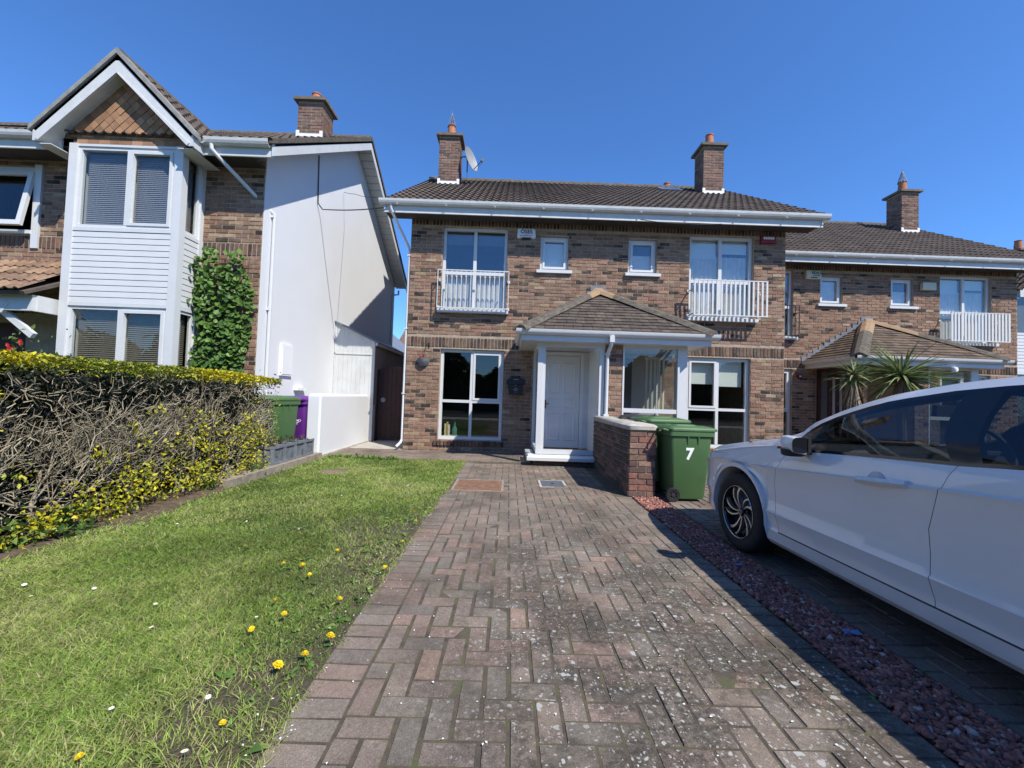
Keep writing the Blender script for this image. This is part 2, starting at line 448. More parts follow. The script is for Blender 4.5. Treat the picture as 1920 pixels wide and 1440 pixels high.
# ------------------------------------------------------------------ the ground and what is laid on it
def ground_mats():
    m, nt, b, out = node_mat('paver')
    a = N(nt, 'ShaderNodeAttribute', attribute_name='tint')
    n1 = noise(nt, 45, 6, .75); c = mix(nt, a.outputs['Color'], ramp(nt, n1.outputs['Fac'], [(.25,.75),(.5,1.),(.75,1.28)]).outputs[0], 1., 'MULTIPLY')
    n2 = noise(nt, 1.7, 5, .65); c = mix(nt, c, ramp(nt, n2.outputs['Fac'], [(.35,.62),(.52,1.),(.7,1.22)]).outputs[0], 1., 'MULTIPLY')
    # dark algae blotches and white lichen, more of both on the middle and right of the drive
    geo = N(nt, 'ShaderNodeNewGeometry'); sx = N(nt, 'ShaderNodeSeparateXYZ'); nt.links.new(geo.outputs['Position'], sx.inputs[0])
    def rng_(src, a, b): q = N(nt, 'ShaderNodeMapRange'); q.inputs['From Min'].default_value = a; q.inputs['From Max'].default_value = b; nt.links.new(src, q.inputs['Value']); return q.outputs[0]
    def mul(p, q):
        n = N(nt, 'ShaderNodeMath', operation='MULTIPLY')
        for i, v in enumerate((p, q)):
            if isinstance(v, float): n.inputs[i].default_value = v
            else: nt.links.new(v, n.inputs[i])
        return n.outputs[0]
    def madd(p, q, r): n = N(nt, 'ShaderNodeMath', operation='MULTIPLY_ADD'); nt.links.new(p, n.inputs[0]); n.inputs[1].default_value = q; n.inputs[2].default_value = r; return n.outputs[0]
    zone = mul(mul(rng_(sx.outputs['X'], -.5, .2), rng_(sx.outputs['X'], 1.75, 1.35)), rng_(sx.outputs['Y'], 4.8, 2.3))
    big = noise(nt, 2.4, 4, .6); fine = noise(nt, 30, 6, .8)
    dk = mul(ramp(nt, big.outputs['Fac'], [(.40,0.),(.52,1.)]).outputs[0], ramp(nt, fine.outputs['Fac'], [(.40,.25),(.58,1.)]).outputs[0])
    c = mix(nt, c, (.048,.045,.038), mul(mul(dk, madd(zone, .85, .15)), .9))
    sp = noise(nt, 260, 2, .5); c = mix(nt, c, ramp(nt, sp.outputs['Fac'], [(.3,.72),(.5,1.),(.72,1.45)]).outputs[0], 1., 'MULTIPLY')
    # lichen: round spots of several sizes
    for sc_, th, am in ((17., .16, 1.), (38., .19, 1.), (75., .22, .8)):
        wob = noise(nt, 40, 3, .6); vv = N(nt, 'ShaderNodeTexVoronoi', Scale=sc_); vec = N(nt, 'ShaderNodeVectorMath', operation='MULTIPLY_ADD'); vec.inputs[1].default_value = (.03,.03,.03)
        nt.links.new(wob.outputs['Color'], vec.inputs[0]); nt.links.new(geo.outputs['Position'], vec.inputs[2]); nt.links.new(vec.outputs[0], vv.inputs['Vector'])
        sep = N(nt, 'ShaderNodeSeparateColor'); nt.links.new(vv.outputs['Color'], sep.inputs[0])
        size = mul(rng_(sep.outputs[0], .35, 1.), th*1.9); lt = N(nt, 'ShaderNodeMath', operation='SUBTRACT'); nt.links.new(size, lt.inputs[0]); nt.links.new(vv.outputs['Distance'], lt.inputs[1])
        msk = rng_(lt.outputs[0], 0., .05); pz = noise(nt, 3.1, 3, .5); pm_ = ramp(nt, pz.outputs['Fac'], [(.36,.15),(.52,1.)])
        c = mix(nt, c, (.42,.42,.39), mul(mul(mul(msk, pm_.outputs[0]), madd(zone, .95, .04)), am*.85))
    nt.links.new(c, b.inputs['Base Color']); b.inputs['Roughness'].default_value = .95; b.inputs['Specular IOR Level'].default_value = .08
    nb = noise(nt, 120, 5, .75); bump(nt, b, nb.outputs['Fac'], .55, .004)
    PAVER = m
    m, nt, b, out = node_mat('paver_joint')
    n = noise(nt, 7, 5, .7); c = ramp(nt, n.outputs['Fac'], [(.36,(.06,.05,.038)),(.52,(.10,.08,.056)),(.60,(.10,.098,.045)),(.72,(.075,.095,.03))])
    nt.links.new(c.outputs[0], b.inputs['Base Color']); b.inputs['Roughness'].default_value = .98
    nb = noise(nt, 90, 5, .75); bump(nt, b, nb.outputs['Fac'], .8, .01)
    JOINT = m
    m, nt, b, out = node_mat('lawn_turf')
    n = noise(nt, 2.2, 6, .65); c = ramp(nt, n.outputs['Fac'], [(.32,(.09,.075,.045)),(.45,(.075,.095,.03)),(.6,(.06,.11,.022)),(.75,(.13,.14,.05))])
    g2 = N(nt, 'ShaderNodeNewGeometry'); s2 = N(nt, 'ShaderNodeSeparateXYZ'); nt.links.new(g2.outputs['Position'], s2.inputs[0])
    e2 = N(nt, 'ShaderNodeMapRange'); e2.inputs['From Min'].default_value = -1.9; e2.inputs['From Max'].default_value = -1.05; nt.links.new(s2.outputs['X'], e2.inputs['Value'])
    n2 = noise(nt, 60, 4, .7); c2 = mix(nt, mix(nt, c.outputs[0], (.10,.078,.052), e2.outputs[0]), ramp(nt, n2.outputs['Fac'], [(.3,.5),(.7,1.3)]).outputs[0], 1., 'MULTIPLY')
    nt.links.new(c2, b.inputs['Base Color']); b.inputs['Roughness'].default_value = .98
    nb = noise(nt, 70, 5, .75); bump(nt, b, nb.outputs['Fac'], .8, .02)
    TURF = m
    return PAVER, JOINT, TURF
PAVER, JOINT, TURF = ground_mats()
ASPH = surf('asphalt', (.055,.054,.052), .92, .25, 8, .5, 180, .2)
EARTH = surf('earth', (.10,.09,.07), .98, .3, 3, .4, 30, .1)

struct(MB().box(-300, 300, -300, 300, -1.0, -.06).build('ground', EARTH))
struct(MB().box(-60, 60, -10.5, -4.5, -.055, -.035).build('road', ASPH))
struct(MB().box(-60, 60, -4.5, -2.6, -.055, .0).build('pavement', STONE))
struct(MB().box(-60, 60, -13, -10.5, -.055, .03).build('grass_verge', TURF))

def paver_items(x0, nx, y0, ny, cell, rnd, nvar, phase=0, topz=0.):
    items = []; g = .0085
    def add(cx, cy, lx, ly):
        gx = rnd.uniform(.008,.017) if (cx < .15 and cy < 3.6) else .0065; gy = .005
        if lx >= ly: rot, sc = (-math.pi/2 + rnd.uniform(-.006,.006), rnd.uniform(-.008,.008), rnd.uniform(-.012,.012)), (lx-gx, .06, ly-gy)
        else: rot, sc = (-math.pi/2 + rnd.uniform(-.008,.008), 0, math.pi/2 + rnd.uniform(-.012,.012)), (ly-gy, .06, lx-gx)
        items.append(((cx, cy, topz - .03 + rnd.uniform(-.003,.003)), rot, sc, rnd.randrange(nvar)))
    for r_ in range(ny):
        for c_ in range(nx):
            k = (c_ - r_ + phase) % 4; x = x0 + c_*cell; y = y0 + r_*cell
            if k == 0:
                w = 2 if c_+1 < nx else 1; add(x + w*cell/2, y + cell/2, w*cell, cell)
            elif k == 1 and c_ == 0: add(x + cell/2, y + cell/2, cell, cell)
            elif k == 3:
                h = 2 if r_+1 < ny else 1; add(x + cell/2, y + h*cell/2, cell, h*cell)
            elif k == 2 and r_ == 0: add(x + cell/2, y + cell/2, cell, cell)
    return items
PV = brick_variants(PAVECOL, 24, 21, .006, .012, .10)
rnd = random.Random(4)
drive = struct(MB().box(-.775, 1.565, -2.6, 7.62, -.055, -.0032).build('driveway', JOINT))
items = paver_items(-.572, 19, .25, 70, .1017, rnd, 24)
y = -.0
while y < 7.5:
    items.append(((-.674, y+.0517, -.03+rnd.uniform(-.002,.002)), (-math.pi/2, 0, rnd.uniform(-.02,.02)), (.197, .06, .0965), rnd.randrange(24)))
    if y < 5.1: items.append(((1.463, y+.0517, -.029+rnd.uniform(-.002,.002)), (-math.pi/2, 0, rnd.uniform(-.02,.02)), (.197, .06, .0965), rnd.choice([0,1,2,3,8,9,10,17,18])))
    y += .1035
# leave the two covers clear
items = [i for i in items if not (-.70 < i[0][0] < -.03 and 5.26 < i[0][1] < 5.95) and not (.47 < i[0][0] < .83 and 5.6 < i[0][1] < 6.05)]
pieces(drive, 'paver', items, PV, PAVER, 300, 'paver_field')

path = struct(MB().box(-3.42, .62, 7.63, 8.86, -.055, -.0095).build('path', JOINT))
items = []
for r_ in range(12):
    yy = 7.64 + r_*.1017
    x = -3.35 - (r_ % 2)*.1
    while x < .5:
        if x + .2 > -3.36: items.append(((x+.1015, yy+.05, -.03+rnd.uniform(-.002,.002)), (-math.pi/2, 0, rnd.uniform(-.01,.01)), (.196, .06, .095), rnd.choice(range(14))))
        x += .2035
pieces(path, 'paver', items, PV, PAVER, 150, 'paver_field')

rdrive = struct(MB().box(1.92, 13.5, -2.6, 10.9, -.055, -.0095).build('neighbouring_driveway', JOINT))
items = paver_items(1.95, 40, .3, 84, .1017, rnd, 24, 1)
pieces(rdrive, 'paver', items, PV, PAVER, 300, 'paver_field')

lawn = struct(MB().box(-3.3, -.778, -2.6, 7.60, -.055, -.006).build('lawn', TURF))
# soil bed along the hedge, a slightly uneven strip
V = []; F = []
ny, nx = 90, 10
for j in range(ny+1):
    y = -1.5 + j*7.0/ny
    for i in range(nx+1):
        x = -4.6 + i*(1.36 + .10*math.sin(y*2.1) + .05*math.sin(y*5.3))/nx
        V.append((x, y, .004 + .012*math.sin(x*9+y*4) * math.sin(y*7) + .01 + rng.uniform(-.006,.006) - (.03 if i == nx else 0)))
for j in range(ny):
    for i in range(nx):
        a = j*(nx+1)+i; F.append((a, a+1, a+nx+2, a+nx+1))
struct(link('soil_bed', mesh_np('soil_bed', V, F, smooth=True), SOIL))
struct(MB().box(-14, -4.55, -2.6, 6.9, -.055, -.002).build('neighbouring_lawn', TURF))
struct(MB().box(-3.42, -2.22, 8.87, 13.5, -.055, .004).build('side_passage', STONE))
struct(MB().box(-4.32, -3.36, 7.0, 10.1, -.055, .03).build('bin_yard', STONE))

# ---- grass blades
def grass(n, name):
    # denser towards the viewer
    y = 1.0 + 6.6*rng.random(n)**1.45; x = -3.32 + 2.585*rng.random(n)
    near = rng.random(n) < .42
    y = np.where(near, .9 + 2.6*rng.random(n), y)
    def patch(x, y, s, ph):
        return np.sin(x*s+ph)*np.sin(y*s*1.3+ph*2.1) + .6*np.sin(x*s*2.3+y*s*1.7+ph) + .35*np.sin(x*s*5.1-y*s*4.3)
    p = patch(x, y, 2.3, .7); q = patch(x, y, 1.1, 2.9)
    bare = ((x > -1.45) & (y < 4.2)).astype(float)*.75 + p*.35 + np.clip((x+1.25)*1.4, 0, .9)*(y < 5)
    soil_edge = x < -3.18 + .08*np.sin(y*2.1)
    keep = (rng.random(n) > np.clip(bare-.32, 0, .80)) & ~(soil_edge & (rng.random(n) < .8))
    slab = ((x+2.53)/.25)**2 + ((y-6.14)/.18)**2 < .8
    keep &= ~slab
    x, y, p, q = x[keep], y[keep], p[keep], q[keep]; n = len(x)
    d = np.sqrt(x*x+y*y)
    h = (.016 + .018*rng.random(n) + .009*np.clip(q, -1, 1) + .006*np.clip(p, -1, 1)) * (1 + .35*(rng.random(n) > .93))
    h *= np.where((x > -1.2) & (y < 3.4), .8, 1)
    w = (.0009 + .0011*rng.random(n)) * np.clip(.45 + d*.36, 1, 3.2)
    ang = rng.random(n)*2*np.pi; lean = h*(.4 + 1.7*rng.random(n)); la = rng.random(n)*2*np.pi
    base = np.stack([x, y, np.full(n, -.008)], 1); sd = np.stack([np.cos(ang), np.sin(ang), np.zeros(n)], 1)*w[:,None]
    mid = base + np.stack([np.cos(la)*lean*.4, np.sin(la)*lean*.4, h*.6], 1); tip = base + np.stack([np.cos(la)*lean, np.sin(la)*lean, h], 1)
    V = np.stack([base-sd, base+sd, mid+sd*.8, mid-sd*.8, tip], 1).reshape(-1, 3)
    b = np.arange(n)[:,None]*5
    F = np.concatenate([b+np.array([0,1,2]), b+np.array([0,2,3]), b+np.array([3,2,4])], 1).reshape(-1, 3)
    g1 = np.array([.175,.27,.042]); g2 = np.array([.32,.40,.09]); g3 = np.array([.38,.34,.16]); g0 = np.array([.08,.15,.03])
    t = rng.random(n)[:,None]; mixv = np.clip(.5 + .45*p, 0, 1)[:,None]
    c = g1*(1-mixv) + g2*mixv; c = np.where(t < .10 + .10*(q[:,None] > .5), g3, c); c = np.where(t > .86, g0, c)
    r3 = np.sin(x*6.1+np.sin(y*3.3)*2)*np.sin(y*5.2+np.sin(x*4.1)*2); c = c*((.72 + .5*rng.random(n))*(1 + .20*np.clip(q, -1, 1) + .16*r3))[:,None]
    straw = (rng.random(n) < .28*(np.clip(p*.6 + r3*.5, 0, 1)))[:,None]; c = np.where(straw, np.array([.40,.36,.19])*(.7+.5*rng.random((n,1))), c)
    return stuff(link(name, mesh_np(name, V, F, np.repeat(c, 3, 0)), GRASS, lawn))
grass(370000, 'grass')

# broad weed leaves along the drive edge and through the lawn
def flat_leaves(cx, cy, n, rmin, rmax, col, V, F, T, flat=.25):
    for i in range(n):
        a = random.uniform(0, 2*math.pi); L = random.uniform(rmin, rmax); w = L*random.uniform(.14,.24); z0 = .002; z1 = L*flat*random.uniform(.3,1.2)
        d = np.array([math.cos(a), math.sin(a)]); s = np.array([-d[1], d[0]]); b = len(V); k = random.uniform(.75, 1.3)
        for t, ww, zz in ((.08,.25,z0),(.45,.8,z1*.8),(.75,1.,z1),(1.,.1,z1*.5)):
            p = np.array([cx, cy]) + d*L*t
            V.append((*(p-s*w*ww), zz)); V.append((*(p+s*w*ww), zz+.004))
        for j in range(3): F.append((b+2*j, b+2*j+1, b+2*j+3, b+2*j+2)); T.append([q*k for q in col])
V, F, T = [], [], []
for i in range(110):
    x = -.80 - abs(random.gauss(0, .28)); y = random.uniform(1.1, 5.5)
    flat_leaves(x, y, random.randint(3, 7), .015, .055, random.choice([(.10,.19,.035),(.15,.22,.05),(.20,.24,.06),(.07,.13,.03)]), V, F, T)
for i in range(620):
    flat_leaves(random.uniform(-3.1,-.9), 1.0+4.2*random.random()**1.5, random.randint(2, 5), .014, .036, random.choice([(.10,.18,.035),(.17,.22,.05)]), V, F, T, .5)
for i in range(26):
    flat_leaves(random.choice([1.56,1.93]) + random.gauss(0,.02), random.uniform(1.6,4.6), random.randint(3, 6), .012, .035, (.12,.20,.04), V, F, T, .5)
for i in range(60):
    flat_leaves(random.uniform(-3.25,-2.0), 7.55+random.gauss(0,.05), random.randint(4, 8), .03, .08, (.14,.22,.05), V, F, T, .8)
stuff(link('low_weeds', mesh_np('low_weeds', V, F, np.array(T)), LEAF, lawn))

# ---- red gravel strip
def gravel(n):
    y = .3 + 4.85*rng.random(n)**1.2; xr = 1.90 - .045*np.clip((y-1.5)/3.5, 0, 1); x = 1.572 + (xr-1.572+.02)*rng.random(n)
    s = .008 + .012*rng.random(n)**1.5
    O = np.array([(1,0,0),(-1,0,0),(0,1,0),(0,-1,0),(0,0,1),(0,0,-1)], float)
    OF = np.array([(0,2,4),(2,1,4),(1,3,4),(3,0,4),(2,0,5),(1,2,5),(3,1,5),(0,3,5)])
    P = O[None]*(1 + .5*(rng.random((n,6,1))-.5)) * np.stack([s*(.8+.7*rng.random(n)), s*(.8+.7*rng.random(n)), s*(.45+.5*rng.random(n))], 1)[:,None,:]
    a = rng.random(n)*6.28; ca, sa = np.cos(a), np.sin(a); tl = (rng.random(n)-.5)*1.2; ct, st = np.cos(tl), np.sin(tl)
    X = P[...,0]*ca[:,None]-P[...,1]*sa[:,None]; Y = P[...,0]*sa[:,None]+P[...,1]*ca[:,None]; Z = P[...,2]
    Y2 = Y*ct[:,None]-Z*st[:,None]; Z2 = Y*st[:,None]+Z*ct[:,None]
    V = np.stack([X+x[:,None], Y2+y[:,None], Z2 + (.0 + .016*rng.random(n))[:,None]], 2).reshape(-1,3)
    F = (np.arange(n)[:,None,None]*6 + OF[None]).reshape(-1,3)
    c = np.array([.30,.125,.098])*(.55+.8*rng.random(n))[:,None]; k = rng.random(n)
    c = np.where((k > .93)[:,None], np.array([.44,.33,.29]), c); c = np.where((k < .14)[:,None], np.array([.15,.085,.075]), c)
    return mesh_np('gravel', V, F, np.repeat(c, 8, 0))
gbase = struct(MB().box(1.567, 1.918, -2.6, 5.16, -.055, -.008).build('gravel_bed', SOIL))
GRAV = surf('red_gravel', (1,1,1), .9, .2, 60, .4, 200, .2, tint=True)
stuff(link('gravel', gravel(15000), GRAV, gbase))

# ---- covers
t = thing('manhole_cover', 'rusty rectangular steel manhole cover set in the paved driveway', 'manhole cover', (-.365, 5.6, 0))
MB().box(-.30,.30,-.32,.32,-.05,-.002).build('plate', RUST, t)
m = MB()
for i in range(19):
    for j in range(14):
        x = -.27 + i*.03; y = -.27 + j*.0415; m.box(x-.009, x+.009, y-.013, y+.013, -.002, .0015)
m.build('tread_pattern', RUST, t)
m = MB(); m.box(-.335,-.303,-.355,.355,-.05,.004).box(.303,.335,-.355,.355,-.05,.004).box(-.303,.303,-.355,-.323,-.05,.004).box(-.303,.303,.323,.355,-.05,.004); m.build('frame', surf('worn_cement', (.26,.215,.165), .95, .2, 9, .4, 80), t)
t = thing('drain_cover', 'small grey square drain cover in the drive before the porch', 'drain cover', (.65, 5.83, 0))
MB().box(-.155,.155,-.20,.20,-.05,.003).build('lid', DRAIN, t)
MB().box(-.02,.02,-.02,.02,.0035,.008).build('lifting_eye', BLACK, t)
m = MB(); m.box(-.19,-.158,-.235,.235,-.05,.001).box(.158,.19,-.235,.235,-.05,.001).box(-.158,.158,-.235,-.203,-.05,.001).box(-.158,.158,.203,.235,-.05,.001); m.build('surround', STONE, t)

# ---- stepping slab in the lawn
m = MB(); pts = [(.25*math.cos(a)*(1+.12*math.sin(3*a)), .19*math.sin(a)*(1+.06*math.cos(4*a))) for a in [i*math.pi/9 for i in range(18)]]
m.extrude([(p[0]-2.53, p[1]+6.14) for p in pts], 'z', -.03, .012)
tag(m.build('stepping_stone', surf('sandstone', (.19,.135,.10), .95, .2, 9, .4, 80)), 'flat brown stepping stone lying in the lawn near the white wall', 'stone')
m = MB().box(.24,.43,7.6,8.2,-.01,.012); 
tag(m.build('paving_slab', surf('buff_slab', (.40,.30,.19), .95, .15, 9, .3, 80)), 'buff slab laid against the brick wall below the letterbox', 'slab')

# ---- dandelions and daisies
YEL = surf('dandelion_yellow', (.84,.60,.01), .7, .12, 60, .3, 300)
WPET = surf('daisy_white', (.80,.80,.76), .7, .03, 60, 0)
STEM = surf('flower_stem', (.20,.24,.08), .7, .1, 40, 0)
def dandelion_parts():
    fl = MB(); r = random.Random(2)
    for ring, (n, L, z) in enumerate(((18,.021,.0),(14,.016,.004),(9,.010,.007))):
        for i in range(n):
            a = 2*math.pi*(i+r.random()*.5)/n + ring; d = Vector((math.cos(a), math.sin(a), 0)); s = Vector((-d.y, d.x, 0))*.0026
            p0 = d*.002 + Vector((0,0,z)); p1 = d*L*r.uniform(.85,1.1) + Vector((0,0,z+.003+.003*ring)); 
            fl.poly([p0-s*.5, p0+s*.5, p1+s, p1-s])
    fl.lathe([(0,.009),(.005,.008),(.007,.003),(0,-.004)], 8)
    st = MB().tube([(0,0,-.045),(.004,.002,-.02),(0,0,0)], .0022, 5)
    return fl.mesh('flower_head'), st.mesh('stem')
dfl, dst = dandelion_parts(); dfl.materials.append(YEL); dst.materials.append(STEM)
DAND = [(-1.337,2.797),(-1.242,2.304),(-1.116,2.162),(-.80,1.978),(-1.203,2.035),(-.86,1.859),(-.931,1.773),(-.79,2.803),(-.905,2.346),(-1.21,3.046),(-.955,1.474),(-.987,3.806),(-.80,3.297),(-1.469,2.805),(-.904,4.12),(-1.301,1.332),(-1.225,2.66),(-.808,3.80),(-3.30,4.554),(-1.467,6.148),(-1.83,5.524)]
for i, (x, y) in enumerate(DAND):
    z = random.uniform(.03,.05)
    t = thing('dandelion', 'yellow dandelion flower growing in the lawn beside the driveway' if i < 18 and i != 18 else ('single yellow dandelion on the soil bed beside the hedge' if i == 18 else 'small yellow dandelion in the back of the lawn towards the house'), 'dandelion', (x, y, z), random.uniform(0,6), 'dandelions in the lawn')
    s = random.uniform(.62,1.0) if i not in (9,10,11,12,13,14,15,16,17,18,19,20) else random.uniform(.5,.7)
    link('flower_head', dfl, None, t, (0,0,0), (random.uniform(-.5,.1), random.uniform(-.3,.3), 0), (s*1.05,)*3); link('stem', dst, None, t)
fl = MB()
for i in range(12):
    a = 2*math.pi*i/12; d = Vector((math.cos(a), math.sin(a), 0)); s = Vector((-d.y, d.x, 0))*.0022
    fl.poly([d*.003-s*.6, d*.003+s*.6, d*.0105+s+Vector((0,0,.001)), d*.0105-s+Vector((0,0,.001))])
dz = fl.mesh('petals'); dz.materials.append(WPET)
dc = MB().lathe([(0,.003),(.003,.002),(.0035,-.001),(0,-.001)], 8).mesh('disc'); dc.materials.append(YEL)
DAIS = [(-2.554,2.29),(-2.318,2.395),(-1.845,2.247),(-1.389,1.527),(-.997,1.36),(-1.091,1.594),(-2.765,3.542),(-2.259,3.665),(-1.683,2.033),(-1.834,4.664),(-1.572,4.954),(-1.242,5.288),(-1.721,3.503),(-1.25,2.15),(-2.733,2.414),(-1.6,5.6),(-1.1,4.4),(-2.0,4.1),(-1.35,6.3),(-2.4,5.2)]
for (x, y) in DAIS:
    t = thing('daisy', 'tiny white daisy flower in the lawn', 'daisy', (x, y, .036), random.uniform(0,6), 'daisies in the lawn')
    s = random.uniform(.7, 1.1); rt = (random.uniform(-.4,.2), random.uniform(-.3,.3), 0)
    link('petals', dz, None, t, None, rt, (s,)*3); link('disc', dc, None, t, None, rt, (s,)*3); link('stem', dst, None, t, None, None, (.5,.5,.9))
# fallen blossom petals on the paving, one scatter
pm = MB(); r_ = random.Random(9)
for i in range(340):
    x = r_.uniform(-.95, 1.5) if r_.random() < .6 else r_.gauss(-.8,.12); y = .9 + 4.6*r_.random()**1.4; a = r_.uniform(0,3.14); s = r_.uniform(.003,.007); z = .006 if x > -.77 else .014
    c, sn = math.cos(a)*s, math.sin(a)*s; pm.poly([(x-c, y-sn, z),(x+sn*.6, y-c*.6, z+.002),(x+c, y+sn, z),(x-sn*.6, y+c*.6, z+.001)])
stuff(pm.build('fallen_petals', WPET))
# blue scraps on the gravel
BLUE = surf('blue_tissue', (.16,.24,.42), .8, .1, 40, .2, 80)
for (x, y, s, lab) in ((1.83, 2.18, 1., 'crumpled blue scrap of plastic on the red gravel beside the car'), (1.72, 3.05, .6, 'small grey blue scrap of paper on the red gravel near the wheel')):
    m = MB(); r_ = random.Random(int(x*100)); pts = []
    for i in range(5):
        for j in range(4): pts.append((x+(i-2)*.022*s+r_.uniform(-.006,.006), y+(j-1.5)*.012*s+r_.uniform(-.004,.004), .022+r_.uniform(0,.022)*s))
    b0 = len(m.v); m.v += pts
    for i in range(4):
        for j in range(3): m.f.append([b0+i*4+j, b0+i*4+j+1, b0+(i+1)*4+j+1, b0+(i+1)*4+j]); m.t.append(None)
    tag(m.build('plastic_scrap', BLUE), lab, 'litter')
# ------------------------------------------------------------------ building parts
def window(parent, x0, x1, z0, z1, y, xs=(), zs=(), fr=.06, mw_=.06, depth=.07, mat=None, pane=None, sash=None, name='window', axis='y'):
    """frame at y..y+depth looking towards -y; xs / zs: centres of mullions and transoms"""
    m = MB(); B = m.box
    B(x0, x0+fr, y, y+depth, z0, z1); B(x1-fr, x1, y, y+depth, z0, z1)
    B(x0+fr, x1-fr, y, y+depth, z0, z0+fr); B(x0+fr, x1-fr, y, y+depth, z1-fr, z1)
    xe = [x0+fr-mw_/2, *xs, x1-fr+mw_/2]; ze = [z0+fr-mw_/2, *zs, z1-fr+mw_/2]
    for x in xs: B(x-mw_/2, x+mw_/2, y-.004, y+depth-.004, z0+fr, z1-fr)
    for z in zs:
        for i in range(len(xe)-1): B(xe[i]+mw_/2, xe[i+1]-mw_/2, y-.002, y+depth-.002, z-mw_/2, z+mw_/2)
    cells = []
    for i in range(len(xe)-1):
        for j in range(len(ze)-1):
            a, b, c, d = xe[i]+mw_/2, xe[i+1]-mw_/2, ze[j]+mw_/2, ze[j+1]-mw_/2
            if sash and (i, j) in sash:
                s = .045
                B(a, a+s, y-.015, y+depth-.02, c, d); B(b-s, b, y-.015, y+depth-.02, c, d); B(a+s, b-s, y-.015, y+depth-.02, c, c+s); B(a+s, b-s, y-.015, y+depth-.02, d-s, d)
                a, b, c, d = a+s, b-s, c+s, d-s
            cells.append((a, b, c, d))
    o = m.build(name, mat or WHITE, parent)
    for (a, b, c, d) in cells:
        MB().box(a-.004, b+.004, y+depth*.5-.004, y+depth*.5+.004, c-.004, d+.004).build('pane', pane or GLASS, o)
    return o

def roman_tile(col):
    """double roman tile: .30 wide (x), .40 long (y up the slope), rolls on both sides, front edge at y=0"""
    mb = MB(); n = 10; top0 = []; top1 = []; bot = []
    for i in range(n+1):
        u = i/n; x = (u-.5)*.302; ph = (u*2) % 1.0
        z = .028*math.sin(math.pi*min(1, max(0, (ph-.42)/.58)))**.8 if ph > .42 else 0.
        if i in (n,): z = 0.
        top0.append((x, 0, z+.030)); top1.append((x, .40, z*.9+.004)); bot.append((x, .004, z+.008))
    b = 0; mb.v = top0 + top1 + bot
    for i in range(n):
        mb.f.append([i, i+1, n+1+i+1, n+1+i]); mb.t.append(col)
        mb.f.append([2*(n+1)+i, 2*(n+1)+i+1, i+1, i]); mb.t.append(col)
    return mb
RT = [roman_tile(tuple(q*k for q in c)) for c in ((.105,.083,.068),(.095,.075,.062),(.115,.088,.072)) for k in (.9,1.,1.1)]
PT = []
for c in ((.11,.088,.07),(.10,.08,.066),(.12,.095,.075),(.085,.07,.06)):
    for k in (.9, 1.1):
        PT.append(MB().box(-.5,.5,0,1,0,1, tuple(q*k for q in c)))

def main_roof(parent, x0, x1, y0, z0, slope, yr, yb, tile_x0, tile_x1, rnd, name='roof', limit=300, back=True):
    """gable roof, eave y0 z0, ridge at yr, back eave yb; tiles on the front slope"""
    zr = z0 + slope*(yr-y0); m = MB()
    prism_poly(m, [(x0,y0,z0),(x1,y0,z0),(x1,yr,zr),(x0,yr,zr)], .07)
    if back: prism_poly(m, [(x0,yb,z0),(x0,yr,zr-.004),(x1,yr,zr-.004),(x1,yb,z0)], .07)
    o = m.build(name, TILEFLAT, parent)
    a = math.atan(slope); L = (yr-y0)/math.cos(a); ex = .335; rows = int(L/ex)+1; items = []
    n = int(round((tile_x1-tile_x0)/.30)); w = (tile_x1-tile_x0)/n
    for r_ in range(rows):
        s = -.03 + r_*ex
        for i in range(n):
            y = y0 + s*math.cos(a); z = z0 + s*math.sin(a)
            if s + .40 > L + .1: sc = (w/.302, (L+.02-s)/.40, 1)
            else: sc = (w/.302, 1, 1)
            items.append(((tile_x0+(i+.5)*w, y - math.sin(a)*.004, z+.004), (a, 0, rnd.uniform(-.004,.004)), sc, rnd.randrange(9)))
    pieces(o, 'roof_tile', items, RT, TILE, limit, 'roof_tile_field')
    rt = MB(); pr = [(-.13,-.06),(-.10,.02),(-.04,.075),(.04,.075),(.10,.02),(.13,-.06)]
    x = x0; i = 0
    while x < x1 - .1:
        e = min(x+.45, x1)
        MB().extrude([(yr+p[0], zr+.02+p[1]+(.006 if i % 2 else 0)) for p in pr], 'x', x+.004, e).build('ridge_tile', RIDGE, o)
        x += .45; i += 1
    return o
TILEFLAT = surf('roof_tile_plain', (.10,.08,.066), .9, .25, 10, .4, 60)

